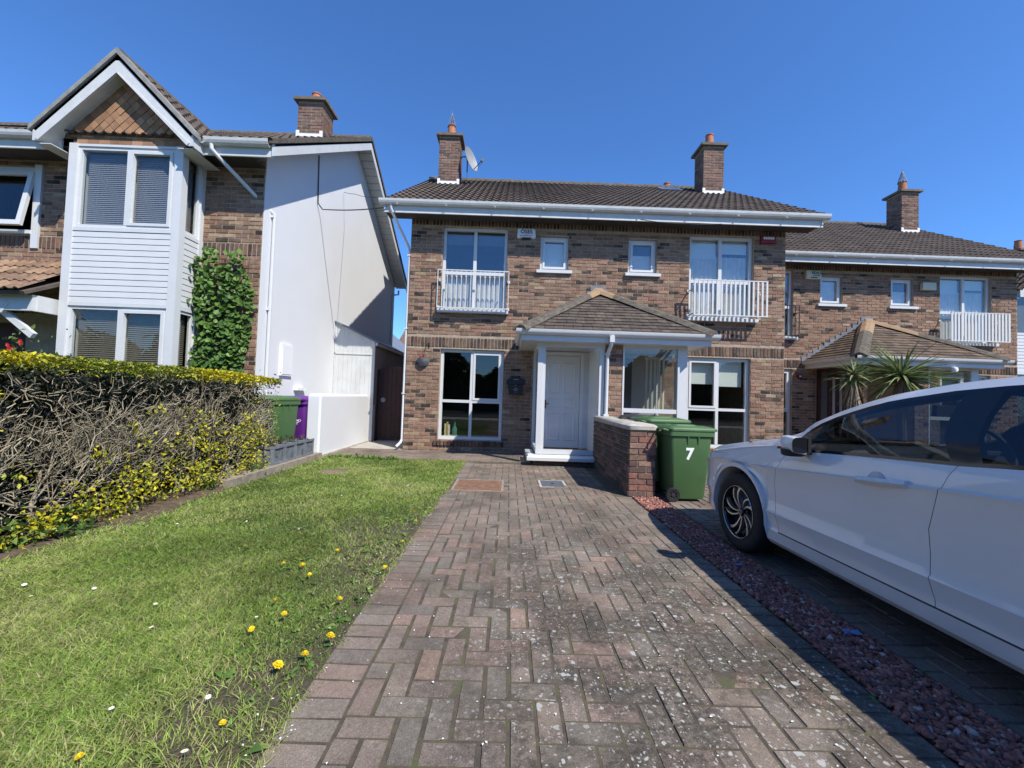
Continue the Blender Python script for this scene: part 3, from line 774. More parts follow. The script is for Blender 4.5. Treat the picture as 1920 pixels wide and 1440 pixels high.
def chimney(parent, x0, x1, y0, y1, zb, zt, rnd, pot=True, cowl=False, flash=True, bricks=True, poth=1.):
    c = MB().box(x0+.008, x1-.008, y0+.008, y1-.008, zb-.5, zt).build('chimney', MORTAR if bricks else BRICKPLAIN, parent)
    if bricks:
        items = lay(x0, x1, zb-.15, zt, [], rnd, L=.215, depth=.05, yf=y0)
        sd = lay(y0+.05, y1, zb-.15, zt, [], rnd, L=.215, depth=.05, yf=0)
        for (p, e, s, v) in sd:
            items.append(((x0+.025, p[0], p[2]), (0,0,-math.pi/2), s, v)); items.append(((x1-.025, p[0], p[2]), (0,0,math.pi/2), s, v))
        items = [(p, e, s, [5,5,9,10,24,25,1,6][v % 8] if v % 3 else v) for (p, e, s, v) in items]
        pieces(c, 'brick', items, BVC, BRICK, 300)
    m = MB(); m.box(x0-.08, x1+.08, y0-.08, y1+.08, zt, zt+.07); m.loft([[(x0-.06,y0-.06,zt+.07),(x1+.06,y0-.06,zt+.07),(x1+.06,y1+.06,zt+.07),(x0-.06,y1+.06,zt+.07)],[(x0+.1,y0+.1,zt+.13),(x1-.1,y0+.1,zt+.13),(x1-.1,y1-.1,zt+.13),(x0+.1,y1-.1,zt+.13)]])
    m.build('cap', CAPM, c)
    cx, cy = (x0+x1)/2, (y0+y1)/2
    if pot:
        MB().lathe([(.125,zt+.1),(.12,zt+.30*poth),(.10,zt+.46*poth),(.115,zt+.47*poth),(.115,zt+.50*poth),(.085,zt+.50*poth),(.08,zt+.3*poth)], 16, (cx,cy,0)).build('chimney_pot', TERRA, c, True)
    if cowl:
        m = MB()
        for k in range(10):
            a = 2*math.pi*k/10; m.tube([(cx+.13*math.cos(a), cy+.13*math.sin(a), zt+.44),(cx+.085*math.cos(a), cy+.085*math.sin(a), zt+.62),(cx, cy, zt+.88)], .008, 4)
        for r, h in ((.125,.48),(.07,.66)): m.tube([(cx+r*math.cos(2*math.pi*k/12), cy+r*math.sin(2*math.pi*k/12), zt+h) for k in range(13)], .005, 4)
        m.tube([(cx,cy,zt+.84),(cx,cy,zt+.97)], .007, 4)
        m.build('bird_guard', LEAD, c)
    if flash:
        m = MB(); m.box(x0-.015, x1+.015, y0-.012, y0-.003, zb-.06, zb+.10); m.box(x0-.015, x0+.06, y0-.014, y0-.003, zb+.10, zb+.17); m.box(x1-.06, x1+.015, y0-.014, y0-.003, zb+.10, zb+.17)
        m.build('flashing', FLASHW, c)
    return c
CAPM = surf('weathered_cap', (.17,.145,.12), .95, .25, 8, .4, 60, .15, grime=(.08,.075,.065), gscale=6, gamt=.6)
BVC = brick_variants([((.215,.125,.095),4),((.18,.11,.085),4),((.25,.15,.11),3),((.14,.095,.08),3),((.07,.055,.05),2)], 14, 15)

def plain_tiles(parent, plane_pts, rows, w, rnd, rz, roof, limit=300):
    pass

def porch_roof(parent, hx, yf, zf, za, rnd, warm=False):
    """half-pyramid roof against the wall: eave half width hx, front eave y=yf, eave height zf, apex (0,0,za)"""
    m = MB(); A = (0,-.005,za)
    prism_poly(m, [(-hx,yf,zf),(hx,yf,zf),A], .05); prism_poly(m, [(-hx,yf,zf),A,(-hx,-.005,zf)], .05); prism_poly(m, [(hx,yf,zf),(hx,-.005,zf),A], .05)
    o = m.build('porch_roof', TILEFLAT, parent); items = []
    rows = 14
    a = math.atan2(za-zf, -yf); L = math.hypot(za-zf, yf)
    for r_ in range(rows):
        t0 = r_/rows; t1 = (r_+1.28)/rows; half = hx*(1-(r_+.6)/rows)
        n = max(1, int(2*half/.165)); off = (r_ % 2)*.08
        for i in range(-1, n+1):
            xa = -half + i*2*half/n + off; xb = xa + 2*half/n
            xa, xb = max(xa, -half), min(xb, half)
            if xb - xa < .03: continue
            s = -.03 + t0*L
            items.append((((xa+xb)/2, yf + s*math.cos(a) - .02*math.sin(a), zf + s*math.sin(a) + .02), (a-.11 + rnd.uniform(-.012,.012), 0, rnd.uniform(-.006,.006)), (xb-xa-.006, L/rows*1.28, .016), rnd.randrange(8)))
    b = math.atan2(za-zf, hx); Ls = math.hypot(za-zf, hx)
    for s_ in (-1, 1):
        for r_ in range(rows):
            ln = -yf*(1-(r_+.6)/rows); n = max(1, int(ln/.165)); off = (r_ % 2)*.08
            for i in range(-1, n+1):
                ya = -ln + i*ln/n + off; yb_ = ya + ln/n; ya, yb_ = max(ya, -ln), min(yb_, -.01)
                if yb_ - ya < .03: continue
                s = -.03 + r_/rows*Ls; rot = Euler((b-.11 + rnd.uniform(-.012,.012), 0, s_*math.pi/2), 'XYZ')
                items.append(((s_*(hx - s*math.cos(b) + .02*math.sin(b)), (ya+yb_)/2, zf + s*math.sin(b) + .02), tuple(rot), (yb_-ya-.006, Ls/rows*1.28, .016), rnd.randrange(8)))
    pieces(o, 'roof_tile', items, PTW if warm else PT, TILE, 300, 'roof_tile_field')
    # hip tiles: angled caps from eave corner to apex
    for s_ in (-1, 1):
        p0 = Vector((s_*(hx+.01), yf-.01, zf+.015)); p1 = Vector((0, -.02, za+.05)); d = p1-p0; n = 5
        side = Vector((-d.y, d.x, 0)).normalized()
        for i in range(n):
            q0 = p0 + d*(i/n) ; q1 = p0 + d*((i+1.06)/n); up = Vector((0,0,1)); w = .165; l0 = .006 if i % 2 else 0
            m = MB()
            rings = []
            for q in (q0, q1):
                rings.append([q + side*w + up*(-.05+l0), q + side*w*.55 + up*(.03+l0), q + up*(.06+l0), q - side*w*.55 + up*(.03+l0), q - side*w + up*(-.05+l0), q - side*w*.5 + up*(-.02+l0), q + up*(.025+l0), q + side*w*.5 + up*(-.02+l0)])
            m.loft(rings); m.build('hip_tile', HIPNEW if i >= n-(2 if warm else 1) else RIDGE, o)
    m = MB(); m.box(-.16,.16,-.02,-.008,za+.05,za+.15)
    m.build('lead_flashing', LEAD, o)
    for s_ in (-1,1):                      # stepped flashing up the wall
        for i in range(11):
            t = i/11; x = s_*hx*(1-t)*.98; z = zf + (za-zf)*t
            MB().box(x-.09, x+.09, -.012-.0006*i, -.004, z+.02, z+.14).build('flashing_step', LEAD, o)
    return o
HIPNEW = surf('buff_hip_tile', (.30,.205,.125), .9, .2, 12, .4, 70, .2, grime=(.16,.13,.10), gscale=6, gamt=.5)
PTW = []
for c in ((.135,.098,.07),(.12,.088,.064),(.155,.11,.077),(.095,.073,.056)):
    for k in (.9, 1.1): PTW.append(MB().box(-.5,.5,0,1,0,1, tuple(q*k for q in c)))

def railing(parent, x0, x1, z0, z1, y, n, w, mat, curved=False):
    m = MB(); m.box(x0, x1, y-.012, y+.012, z1-.02, z1); m.box(x0, x1, y-.012, y+.012, z0, z0+.02)
    for x in (x0+.01, x1-.01):
        m.box(x-.01, x+.01, y+.012, .03, z1-.2, z1-.18); m.box(x-.01, x+.01, y+.012, .03, z0+.03, z0+.05)
        m.box(x-.03, x+.03, -.02, .004, z1-.22, z1-.16); m.box(x-.03, x+.03, -.02, .004, z0+.01, z0+.07)
    o = m.build('balcony_railing', mat, parent)
    me = MB().box(-w/2, w/2, y-.009, y+.009, z0+.02, z1-.02).mesh('baluster'); me.materials.append(mat)
    for i in range(n):
        link('baluster', me, None, o, (x0 + w/2 + (x1-x0-w)*i/(n-1), 0, 0))
    return o

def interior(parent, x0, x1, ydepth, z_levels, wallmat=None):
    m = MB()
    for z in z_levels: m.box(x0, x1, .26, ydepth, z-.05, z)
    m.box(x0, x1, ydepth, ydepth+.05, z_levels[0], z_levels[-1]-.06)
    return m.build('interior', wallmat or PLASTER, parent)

# ------------------------------------------------------------------ the brick semi-detached pair (used twice along the street)
def brick_pair(name, label, loc, seed, xmin=-4.08, first=True):
    rnd = random.Random(seed); H = thing(name, label, 'house', loc)
    W = 4.08; GW = (1.985, 3.35, .25, 2.19); UW = (1.985, 3.385, 3.04, 4.855); SW = (.655, 1.265, 3.97, 4.72)
    ops = []
    for s in (-1, 1):
        for (a, b, c, d) in (GW, UW, SW): ops.append((min(s*a, s*b), max(s*a, s*b), c, d))
    m = MB(); wall_slab(m, xmin, W, -.1, 5.12, ops, .008, .25)
    m.box(xmin, xmin+.24, .25, 7.7, -.1, 5.12); m.box(W-.24, W-.0, .25, 7.7, -.1, 5.12); m.box(xmin+.24, W-.24, 7.45, 7.7, -.1, 5.12)
    zr = 5.17 + .627*4.37
    for x in (xmin, W-.24): m.extrude([(.0,5.12),(7.7,5.12),(3.9,zr-.25)], 'x', x, x+.24)
    wall = m.build('wall', MORTAR, H)
    bops = ops + [(-1.36, 1.36, -.2, 2.42)] + [(xmin-.1, W+.1, 2.22, 2.44), (xmin-.1, W+.1, 4.87, 5.2)]
    items = lay(xmin, W, -.06, 5.0, bops, rnd)
    # return of the left corner and right corner seen edge-on
    items2 = soldiers(xmin+.005, -1.37, 2.22, 2.44, rnd, -.004) + soldiers(1.37, W-.005, 2.22, 2.44, rnd, -.004) + soldiers(xmin+.005, W-.005, 4.87, 5.09, rnd, -.002)
    pieces(wall, 'brick', items, BV, BRICK, 300, 'brick_field')
    pieces(wall, 'soldier_brick', items2, BV_SOLDIER, BRICK, 300, 'soldier_brick_field')
    # side wall bricks, one field
    sd = []
    for (p, e, s, v) in lay(.06, 7.7, -.06, 5.1, [], rnd, L=.225): sd.append(((W-.026, p[0], p[2]), (0,0,math.pi/2), s, v)); sd.append(((xmin+.026, p[0], p[2]), (0,0,-math.pi/2), s, v))
    pieces(wall, 'side_brick', sd, BV, BRICK, 0, 'side_brick_field')
    # brick-on-edge sills of the ground floor windows
    for s in (-1, 1):
        a, b = sorted((s*1.93, s*3.43))
        it = soldiers(a, b, .12, .24, rnd, -.045, .12)
        pieces(wall, 'sill_brick', [(p, (.12,0,0), sc, v) for (p, e, sc, v) in it], BV_SOLDIER if s < 0 else BV_RED, BRICK, 300)
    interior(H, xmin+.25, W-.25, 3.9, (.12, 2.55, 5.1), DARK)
    MB().box(-.08, .08, .26, 3.88, .13, 2.49).build('party_wall', PLASTER, H)
    # windows
    for s in (-1, 1):
        a, b = sorted((s*GW[0], s*GW[1])); c = (a+b)/2
        if b > xmin + .02:
            w = window(H, max(a, xmin+.03)+.004, b-.004, GW[2], GW[3]-.004, .075, (c,), (1.07,), sash=((1,1),) if s < 0 else ((0,1),))
            if (s > 0 and first) or (s < 0 and not first) or (s > 0):
                for (p, q, zz) in ((a+.09, c-.04, 1.62), (c+.04, b-.09, 1.58)): MB().box(p, q, .20, .206, zz, GW[3]-.05).build('roller_blind', BLIND, w)
        a, b = sorted((s*UW[0], s*UW[1])); c = (a+b)/2
        if b > xmin + .02:
            w = window(H, max(a, xmin+.03)+.004, b-.004, UW[2], UW[3]-.004, .075, (c,), (3.86,), mw_=.07, pane=GLASSUP)
            MB().box(a+.07, c-.05, .18, .186, 4.52 if s < 0 else 4.40, 4.8).build('roller_blind', BLIND if s > 0 else DARKBLIND, w); MB().box(c+.05, b-.07, .18, .186, 4.52, 4.8).build('roller_blind', DARKBLIND if s < 0 else BLIND, w)
            cu = MB(); nn = 40  # net curtain, also added to pale the panes in place of reflected cloud
            cp = [(a+.06+(b-a-.12)*k/nn, .19+.016*math.sin(k*1.9)) for k in range(nn+1)]; cu.loft([[(x_, y_, 3.08) for x_, y_ in cp],[(x_, y_, 3.84 if s < 0 else 4.45) for x_, y_ in cp]], False, False); cu.build('net_curtain', NET, w)
            mm = MB(); mm.box(max(a, xmin)-.06, b+.06, -.12, .075, 2.965, 3.035); mm.build('sill', WHITE, w)
            if s < 0:
                railing(H, max(a, xmin)-.06, b+.06, 3.04, 3.86, -.17, 16 if first else 15, .014 if first else .018, WHITE if first else BLACK)
            else: railing(H, a-.03, b+.13, 3.04, 3.80, -.30, 17 if first else 18, .036 if first else .05, RAILW)
        a, b = sorted((s*SW[0], s*SW[1])); c = (a+b)/2
        w = window(H, a+.004, b-.004, SW[2], SW[3]-.004, .075, (), (), fr=.05, sash=((0,0),), pane=GLASSUP)
        MB().box(a-.08, b+.08, -.06, .075, 3.90, 3.965).build('sill', WHITE, w)
        MB().box(a+.06, b-.06, .15, .156, 4.0, 4.60 if s < 0 else 4.40).build('blind', BLIND if s < 0 and first else NET, w)
    # roof, fascia, soffit, gutter
    main_roof(H, xmin-.03 if xmin > -4 else -4.56, 4.56, -.47, 5.17, .627, 3.9, 8.27, xmin-.03 if xmin > -4 else -4.56, 4.56, rnd)
    xl = xmin if xmin > -4 else -4.56
    MB().box(xl, 4.56, -.44, -.41, 4.93, 5.15).build('fascia', WOODW, H)
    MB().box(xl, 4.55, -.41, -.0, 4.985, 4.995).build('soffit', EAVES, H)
    g = MB().extrude([(p[0]-.442, p[1]+5.075) for p in GUT], 'x', xl-.08, 4.66).build('gutter', GUTTER, H)
    for x in np.arange(xl+.3, 4.5, 1.0): MB().box(x-.012, x+.012, -.55, -.44, 5.06, 5.072).build('gutter_bracket', GUTTER, g)
    for s in (-1, 1):
        if s < 0 and xmin > -4: continue
        m = MB(); x = s*4.53
        m.extrude([(-.47,4.98),(3.9,zr-.19),(8.27,4.98),(8.27,5.12),(3.9,zr-.03),(-.47,5.12)], 'x', x-.012, x+.012); m.build('barge_board', WOODW, H)
        m = MB(); a, b = sorted((s*4.07, s*4.515)); m.extrude([(-.43,5.06),(3.9,zr-.16),(8.2,5.06),(8.2,5.075),(3.9,zr-.145),(-.43,5.075)], 'x', a, b); m.build('verge_soffit', WOODW, H)
    # chimneys
    for s in (-1, 1):
        if s < 0 and not first: continue
        a, b = sorted((s*3.47, s*4.06))
        chimney(H, a, b, 2.65, 3.22, 7.14, 8.53, rnd, pot=True, cowl=(s < 0 if first else True))
    if first:
        chimney(H, 3.15, 3.6, 4.9, 5.4, 7.0, 8.25, rnd, bricks=False, flash=True)
        m = MB(); a = math.atan(.627)
        m.obox((2.75, 3.25, 5.17+.627*3.72+.05), (.62, .55, .06), (a,0,0)); rl = m.build('rooflight', LEAD, H)
        MB().obox((2.75, 3.25-.02, 5.17+.627*3.72+.085), (.5, .43, .012), (a,0,0)).build('pane', GLASS, rl)
    # downpipe at the left corner
    if first:
        m = MB(); m.tube([(-4.40,-.47,5.08),(-4.40,-.46,5.0),(-4.38,-.42,4.93),(-4.14,.02,4.40),(-4.112,.05,4.3),(-4.112,.05,.22),(-4.13,.0,.15),(-4.19,-.12,.07)], .03, 10)
        for z in (4.2, 2.6, 1.2): m.box(-4.15, -4.078, .01, .09, z-.015, z+.015)
        m.build('downpipe', WHITE, H, True)
    # ---- porch
    porch_roof(H, 1.69, -1.75, 2.385, 3.50, rnd, warm=not first)
    m = MB(); m.box(-1.66,1.66,-1.70,-1.675,2.20,2.37); m.box(-1.66,-1.635,-1.675,-.004,2.20,2.37); m.box(1.635,1.66,-1.675,-.004,2.20,2.37); m.build('porch_fascia', WHITE, H)
    m = MB(); m.box(-1.635,1.635,-1.675,-.004,2.205,2.215); m.build('porch_soffit', WHITE, H)
    m = MB(); m.extrude([(p[0]*.9-1.702, p[1]*.9+2.30) for p in GUT], 'x', -1.76, 1.78)
    for s in (-1, 1): m.extrude([(s*(1.662-p[0]*.9), p[1]*.9+2.30) for p in GUT], 'y', -1.70, -.02)
    m.build('porch_gutter', WHITE, H, 40)
    # brick pier between the two entrances
    pm = MB().box(-.132, .172, -1.442, -.02, -.1, 2.2).build('porch_pier', MORTAR, H)
    it = lay(-.14, .18, -.06, 2.2, [], rnd, L=.215, yf=-1.45); pieces(pm, 'brick', it, BV, BRICK, 300)
    # interior of the porch
    MB().box(-1.30, 1.30, -1.38, -.02, .02, .155).build('porch_floor', MAT, H)
    if first:
        MB().box(-1.34, -.14, -.075, -.012, .15, 2.2).build('porch_back_wall', DOORW, H)
        d = MB().box(-1.12, -.36, -.115, -.078, .17, 2.10).build('front_door', DOORW, H)
        for (a, b, z0, z1) in ((-1.03,-.78,1.30,1.95),(-.70,-.45,1.30,1.95),(-1.03,-.78,1.0,1.2),(-.70,-.45,1.0,1.2),(-1.03,-.78,.32,.9),(-.70,-.45,.32,.9)):
            mm = MB(); mm.loft([[(a,-.1155,z0),(b,-.1155,z0),(b,-.1155,z1),(a,-.1155,z1)],[(a+.012,-.127,z0+.012),(b-.012,-.127,z0+.012),(b-.012,-.127,z1-.012),(a+.012,-.127,z1-.012)],[(a+.03,-.117,z0+.03),(b-.03,-.117,z0+.03),(b-.03,-.117,z1-.03),(a+.03,-.117,z1-.03)]]); mm.build('door_panel', DOORW, d)
        mm = MB().box(-1.10,-1.06,-.128,-.116,.98,1.16); mm.tube([(-1.08,-.125,1.08),(-1.08,-.165,1.08),(-1.0,-.165,1.085)], .009, 8); mm.build('door_handle', BRASS, d)
        mm = MB(); mm.box(-1.21,-1.13,-.12,-.078,.15,2.19); mm.box(-.35,-.27,-.12,-.078,.15,2.19); mm.box(-1.13,-.35,-.12,-.078,2.11,2.19); mm.build('door_frame', DOORW, H)
    else:
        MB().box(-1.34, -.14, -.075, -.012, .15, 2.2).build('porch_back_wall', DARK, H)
        d = MB().box(-1.1, -.3, -.115, -.078, .17, 2.10).build('front_door', GATEW, H)
        for i in range(4): MB().box(-1.0+i*.19, -.94+i*.19, -.13, -.1155, .3, 2.0).build('door_rib', PLASTER, d)
    MB().box(.18, 1.34, -.075, -.012, .15, 2.2).build('porch_back_wall', PLASTER, H)
    d = MB().box(.28, .75, -.11, -.078, .17, 2.10).build('side_door', DARK, H)
    if first:
        b_ = MB().box(.82, 1.28, -.72, -.70, 2.03, 2.08).build('vertical_blind', SLATS, H)
        for i in range(5): MB().obox((.86+i*.085, -.71, 1.5 - .0*i), (.05, .012, 1.06), (0,0,.5)).build('blind_slat', SLATS, b_)
    # porch glazing
    p = MB(); g = .095
    if first:
        p.box(-1.345,-1.345+g,-1.465,-1.375,.2,2.205); p.box(-1.25,-.135,-1.455,-1.40,2.13,2.205); p.box(-.235,-.145,-1.455,-1.40,.2,2.13); p.box(-1.25,-.235,-1.455,-1.40,.2,.285); p.box(-1.25,-1.205,-1.452,-1.405,.285,2.13)
        o = p.build('porch_window', WHITE, H); MB().box(-1.21,-.23,-1.434,-1.426,.28,2.135).build('pane', CLEARG, o); MB().box(-.165,-.142,-1.39,-.08,.156,2.2).build('porch_lining', DOORW, H)
        mm = MB(); mm.loft([[(-1.50,-1.60,.10),(-.125,-1.60,.10),(-.125,-1.39,.10),(-1.50,-1.39,.10)],[(-1.50,-1.60,.155),(-.125,-1.60,.155),(-.125,-1.39,.155),(-1.50,-1.39,.155)],[(-1.48,-1.56,.175),(-.125,-1.56,.175),(-.125,-1.39,.20),(-1.48,-1.39,.20)]]); mm.box(-1.50,-1.36,-1.39,-.62,.10,.175); mm.build('sill', WHITE, o)
        pl = MB().box(-1.345,-.13,-1.43,-.02,-.1,.102).build('plinth', MORTAR, H)
        pieces(pl, 'brick', lay(-1.35,-.13,-.055,.10,[],rnd,yf=-1.445), BV_RED, BRICK, 300)
    else:
        p.box(-1.345,-1.25,-1.465,-1.375,.0,2.205); p.box(-1.25,-.135,-1.455,-1.40,2.13,2.205); o = p.build('porch_post', GATEW, H)
    # left side glazing
    p = MB(); p.box(-1.342,-1.28,-1.375,-.02,.2,.285); p.box(-1.342,-1.28,-1.375,-.02,2.12,2.205); p.box(-1.342,-1.28,-.10,-.02,.285,2.12); p.box(-1.338,-1.284,-1.375,-1.30,.285,2.12)
    o = p.build('porch_window', WHITE if first else GATEW, H); MB().box(-1.315,-1.307,-1.30,-.10,.28,2.125).build('pane', CLEARG, o)
    # right part
    p = MB(); p.box(1.175,1.345,-1.465,-1.295,.0,2.205); p.box(.185,1.175,-1.455,-1.40,2.15,2.205); p.box(.185,.215,-1.455,-1.40,.2,2.15); p.box(.215,1.175,-1.455,-1.40,.99,1.065); p.box(.185,1.175,-1.455,-1.40,.12,.20)
    o = p.build('porch_window', WHITE, H); MB().box(.21,1.18,-1.434,-1.426,1.06,2.155).build('pane', GLASS, o); MB().box(.21,1.18,-1.434,-1.426,.195,.995).build('pane', GLASS, o)
    p = MB(); p.box(1.28,1.342,-1.295,-.02,.2,.285); p.box(1.28,1.342,-1.295,-.02,2.12,2.205); p.box(1.28,1.342,-.10,-.02,.285,2.12)
    o = p.build('porch_window', WHITE, H); MB().box(1.307,1.315,-1.295,-.10,.28,2.125).build('pane', GLASS, o)
    MB().box(.18,1.345,-1.43,-.02,-.1,.12).build('plinth', MORTAR, H)
    if first:
        m = MB(); m.tube([(-.10,-1.76,2.32),(-.10,-1.76,2.20),(-.105,-1.70,2.13),(-.11,-1.52,2.02),(-.11,-1.505,1.95),(-.115,-1.505,.12),(-.12,-1.52,.06),(-.17,-1.60,.0),(-.27,-1.68,-.03)], .033, 10)
        m.box(-.155,-.07,-1.55,-1.46,2.0,2.04); m.box(-.16,-.07,-1.55,-1.46,.9,.95); m.box(-.14,-.06,-1.80,-1.72,2.2,2.31)
        m.build('porch_downpipe', WHITE, H, True)
    return H
EAVES = surf('eaves_shade_board', (.05,.045,.045), .8, .2, 6, .2, 40)  # soffit coloured dark to stand in for the shade of open eaves
NET = surf('net_curtain_white', (.66,.61,.55), .9, .12, 9, 0)
DARKBLIND = surf('dark_blind', (.12,.12,.125), .8, .05, 8, 0)
RAILW = surf('weathered_white_railing', (.62,.63,.62), .6, .1, 9, .15, 60, .3, grime=(.4,.4,.37), gscale=9, gamt=.5)
BRASS = surf('bronze_handle', (.20,.15,.09), .35, .1, 8, 0, metal=.8)

house2 = brick_pair('brick_house', 'brown brick semi-detached pair with glazed porch, white railings and a satellite dish', (1.85, 8.85, 0), 5)
house3 = brick_pair('brick_house', 'brown brick house set back behind the parked car, palm before its porch', (9.52, 10.92, 0), 9, xmin=-3.585, first=False)
# ------------------------------------------------------------------ house with the white gable and timber bay on the left
def white_house():
    rnd = random.Random(31)
    H = thing('white_gabled_house', 'brick house with white rendered gable wall and white boarded two-storey bay', 'house', (-4.32, 7.02, 0))
    S = .64; yr = 3.85; zr = 5.17 + S*(yr+.5); XL = -9.5
    bx0, bx1, by = -2.83, -1.01, -.5
    lw = (-5.2, -3.78, 3.74, 4.86)
    m = MB(); wall_slab(m, XL, -.0, -.1, 5.12, [lw, (bx0+.1, bx1-.1, .9, 5.0), (-5.6,-3.9,.1,2.2)], .008, .25)
    m.box(XL, XL+.24, .25, 8.0, -.1, 5.12); m.box(XL+.24, -.24, 7.76, 8.0, -.1, 5.12)
    m.extrude([(.0,5.12),(8.0,5.12),(yr,zr-.2)], 'x', XL, XL+.24)
    wall = m.build('wall', MORTAR, H)
    it = lay(XL+3.3, -.0, -.06, 5.02, [lw, (bx0, bx1, -1, 6), (-7.3, -3.2, -.5, 2.3), (-5.4,-2.9,3.46,3.68), (-1.0,0.1,3.46,3.68)], rnd)
    pieces(wall, 'brick', it, BV, BRICK, 300, 'brick_field')
    pieces(wall, 'soldier_brick', soldiers(-1.0,-.004,3.46,3.68,rnd,-.002) + soldiers(-5.4,-2.9,3.46,3.68,rnd,-.002), BV_SOLDIER, BRICK, 300)
    # white gable end
    m = MB(); m.extrude([(.012,-.1),(8.0,-.1),(8.0,5.12),(yr,zr-.14),(.012,5.2)], 'x', -.24, .012); g = m.build('gable_wall', RENDERW, H)
    m = MB(); m.box(.012,.05,.70,1.10,1.46,2.06); m.box(.05,.058,.73,1.07,1.49,2.03); m.build('meter_cabinet', OFFWHITE, H)
    MB().box(.012,.10,1.25,1.62,1.19,1.25).build('vent_cover', OFFWHITE, H)
    # main roof: two slopes
    o = main_roof(H, XL, .42, -.5, 5.17, S, yr, 8.2, -4.2, .42, rnd)
    m = MB(); m.extrude([(-.5,4.93),(yr,zr-.27),(8.2,4.93),(8.2,5.12),(yr,zr-.035),(-.5,5.12)], 'x', .395, .42); m.build('barge_board', WOODW, H)
    m = MB(); m.extrude([(-.53,5.12),(yr,zr-.03),(8.23,5.12),(8.23,5.20),(yr,zr+.075),(-.53,5.205)], 'x', .36, .445); m.build('verge_mortar', RIDGE, H)
    vs = None
    a = math.atan(S); n = 24                         # boarded soffit under the verge
    for s_ in (-1, 1):
        for i in range(n):
            t0, t1 = i/n, (i+1)/n-.004
            if s_ < 0: y0, y1 = -.45 + t0*(yr+.45), -.45 + t1*(yr+.45)
            else: y0, y1 = 8.15 - t0*(8.15-yr), 8.15 - t1*(8.15-yr)
            z = lambda yy: 5.17 + S*(min(yy, 2*yr-yy)+.5) - .13
            mm = MB(); mm.poly([(.013,y0,z(y0)),(.394,y0,z(y0)),(.394,y1,z(y1)),(.013,y1,z(y1))]); mm.poly([(.013,y0,z(y0)-.012),(.394,y0,z(y0)-.012),(.394,y1,z(y1)-.012),(.013,y1,z(y1)-.012)])
            if vs is None: vs = mm
            else:
                b = len(vs.v); vs.v += mm.v; vs.f += [[q+b for q in f] for f in mm.f]; vs.t += mm.t
    vs.build('verge_soffit', WOODW, H)
    m = MB(); m.box(XL,-2.99,-.47,-.44,4.93,5.14); m.box(-.85,.394,-.47,-.44,4.93,5.14); m.build('fascia', WOODW, H)
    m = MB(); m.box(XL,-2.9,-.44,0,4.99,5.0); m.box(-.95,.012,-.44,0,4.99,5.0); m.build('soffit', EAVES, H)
    m = MB(); m.extrude([(p[0]-.472, p[1]+5.07) for p in GUT], 'x', -.80, .36); m.extrude([(p[0]-.472, p[1]+5.07) for p in GUT], 'x', XL, -3.05); m.build('gutter', GUTTER, H)
    m = MB(); m.tube([(-.55,-.53,5.07),(-.55,-.53,5.0),(-.50,-.48,4.93),(-.06,.14,4.40),(.045,.24,4.30),(.05,.25,4.22),(.05,.25,.1)], .031, 10)
    for z in (4.25, 2.6, 1.0): m.box(.012,.06,.20,.30,z-.02,z+.02)
    m.build('downpipe', WHITE, H, True)
    m = MB(); m.tube([(.10,8.2,5.0),(.10,8.2,4.85),(.06,7.75,4.72),(.05,7.7,4.6),(.05,7.7,.1)], .034, 8); m.build('rear_downpipe', WHITE, H, True)
    chimney(H, -.83, -.24, 2.45, 3.0, 7.08, 7.95, rnd, poth=.72)
    # ---- bay
    f = MB(); f.box(bx0,bx0+.13,by,by+.12,.0,5.03); f.box(bx1-.13,bx1,by,by+.12,.0,5.03); f.box(bx1-.05,bx1,-.07,.01,.0,5.03); f.box(bx0,bx0+.05,-.07,.01,.0,5.03)
    f.box(bx0+.13,bx1-.13,by+.012,by+.10,4.99,5.03); f.box(bx0+.13,bx1-.13,by+.008,by+.11,2.42,2.47); f.box(bx0+.13,bx1-.13,by+.008,by+.11,3.62,3.68)
    f.box(bx1-.11,bx1-.012,by+.12,-.07,2.42,2.47); f.box(bx1-.11,bx1-.008,by+.12,-.07,3.62,3.68); f.box(bx1-.11,bx1-.012,by+.12,-.07,4.98,5.03)
    bay = f.build('bay_frame', WHITE, H)
    m = MB().box(bx0+.13,bx1-.13,by+.04,by+.10,2.47,3.62); m.box(bx1-.10,bx1-.04,by+.12,-.07,2.47,3.62); m.box(bx0+.02,bx0+.08,by+.12,-.02,0,5.0); m.box(bx0+.13,bx1-.13,by+.04,by+.10,0,.9); m.build('bay_lining', WHITE, bay)
    for i in range(12):
        z0 = 2.472 + i*.0957; pr = [(by+.012,z0),(by+.018,z0+.088),(by+.030,z0+.092),(by+.04,z0+.092),(by+.04,z0)]
        MB().extrude(pr, 'x', bx0+.13, bx1-.13).build('siding_board', WHITE, bay)
        MB().extrude([(bx1-.012,z0),(bx1-.018,z0+.088),(bx1-.030,z0+.092),(bx1-.04,z0+.092),(bx1-.04,z0)], 'y', by+.12, -.07).build('siding_board', WHITE, bay)
    def blind(w, x0, x1, z0, z1, y, mat, side=False, n=None):
        mm = MB(); n = n or int((z1-z0)/.032); tl = 1.2 if mat is SLATBLIND else 1.0
        for i in range(n):
            z = z1 - (i+.5)*(z1-z0)/n
            if side: mm.obox((y, (x0+x1)/2, z), (.03, x1-x0, .0025), (0,tl,0))
            else: mm.obox(((x0+x1)/2, y, z), (x1-x0, .03, .0025), (tl,0,0))
        for q in (.22, .62):
            if side: mm.box(y-.001, y+.001, x0+(x1-x0)*q, x0+(x1-x0)*q+.006, z0, z1)
            else: mm.box(x0+(x1-x0)*q, x0+(x1-x0)*q+.006, y-.001, y+.001, z0, z1)
        mm.build('venetian_blind', mat, w)
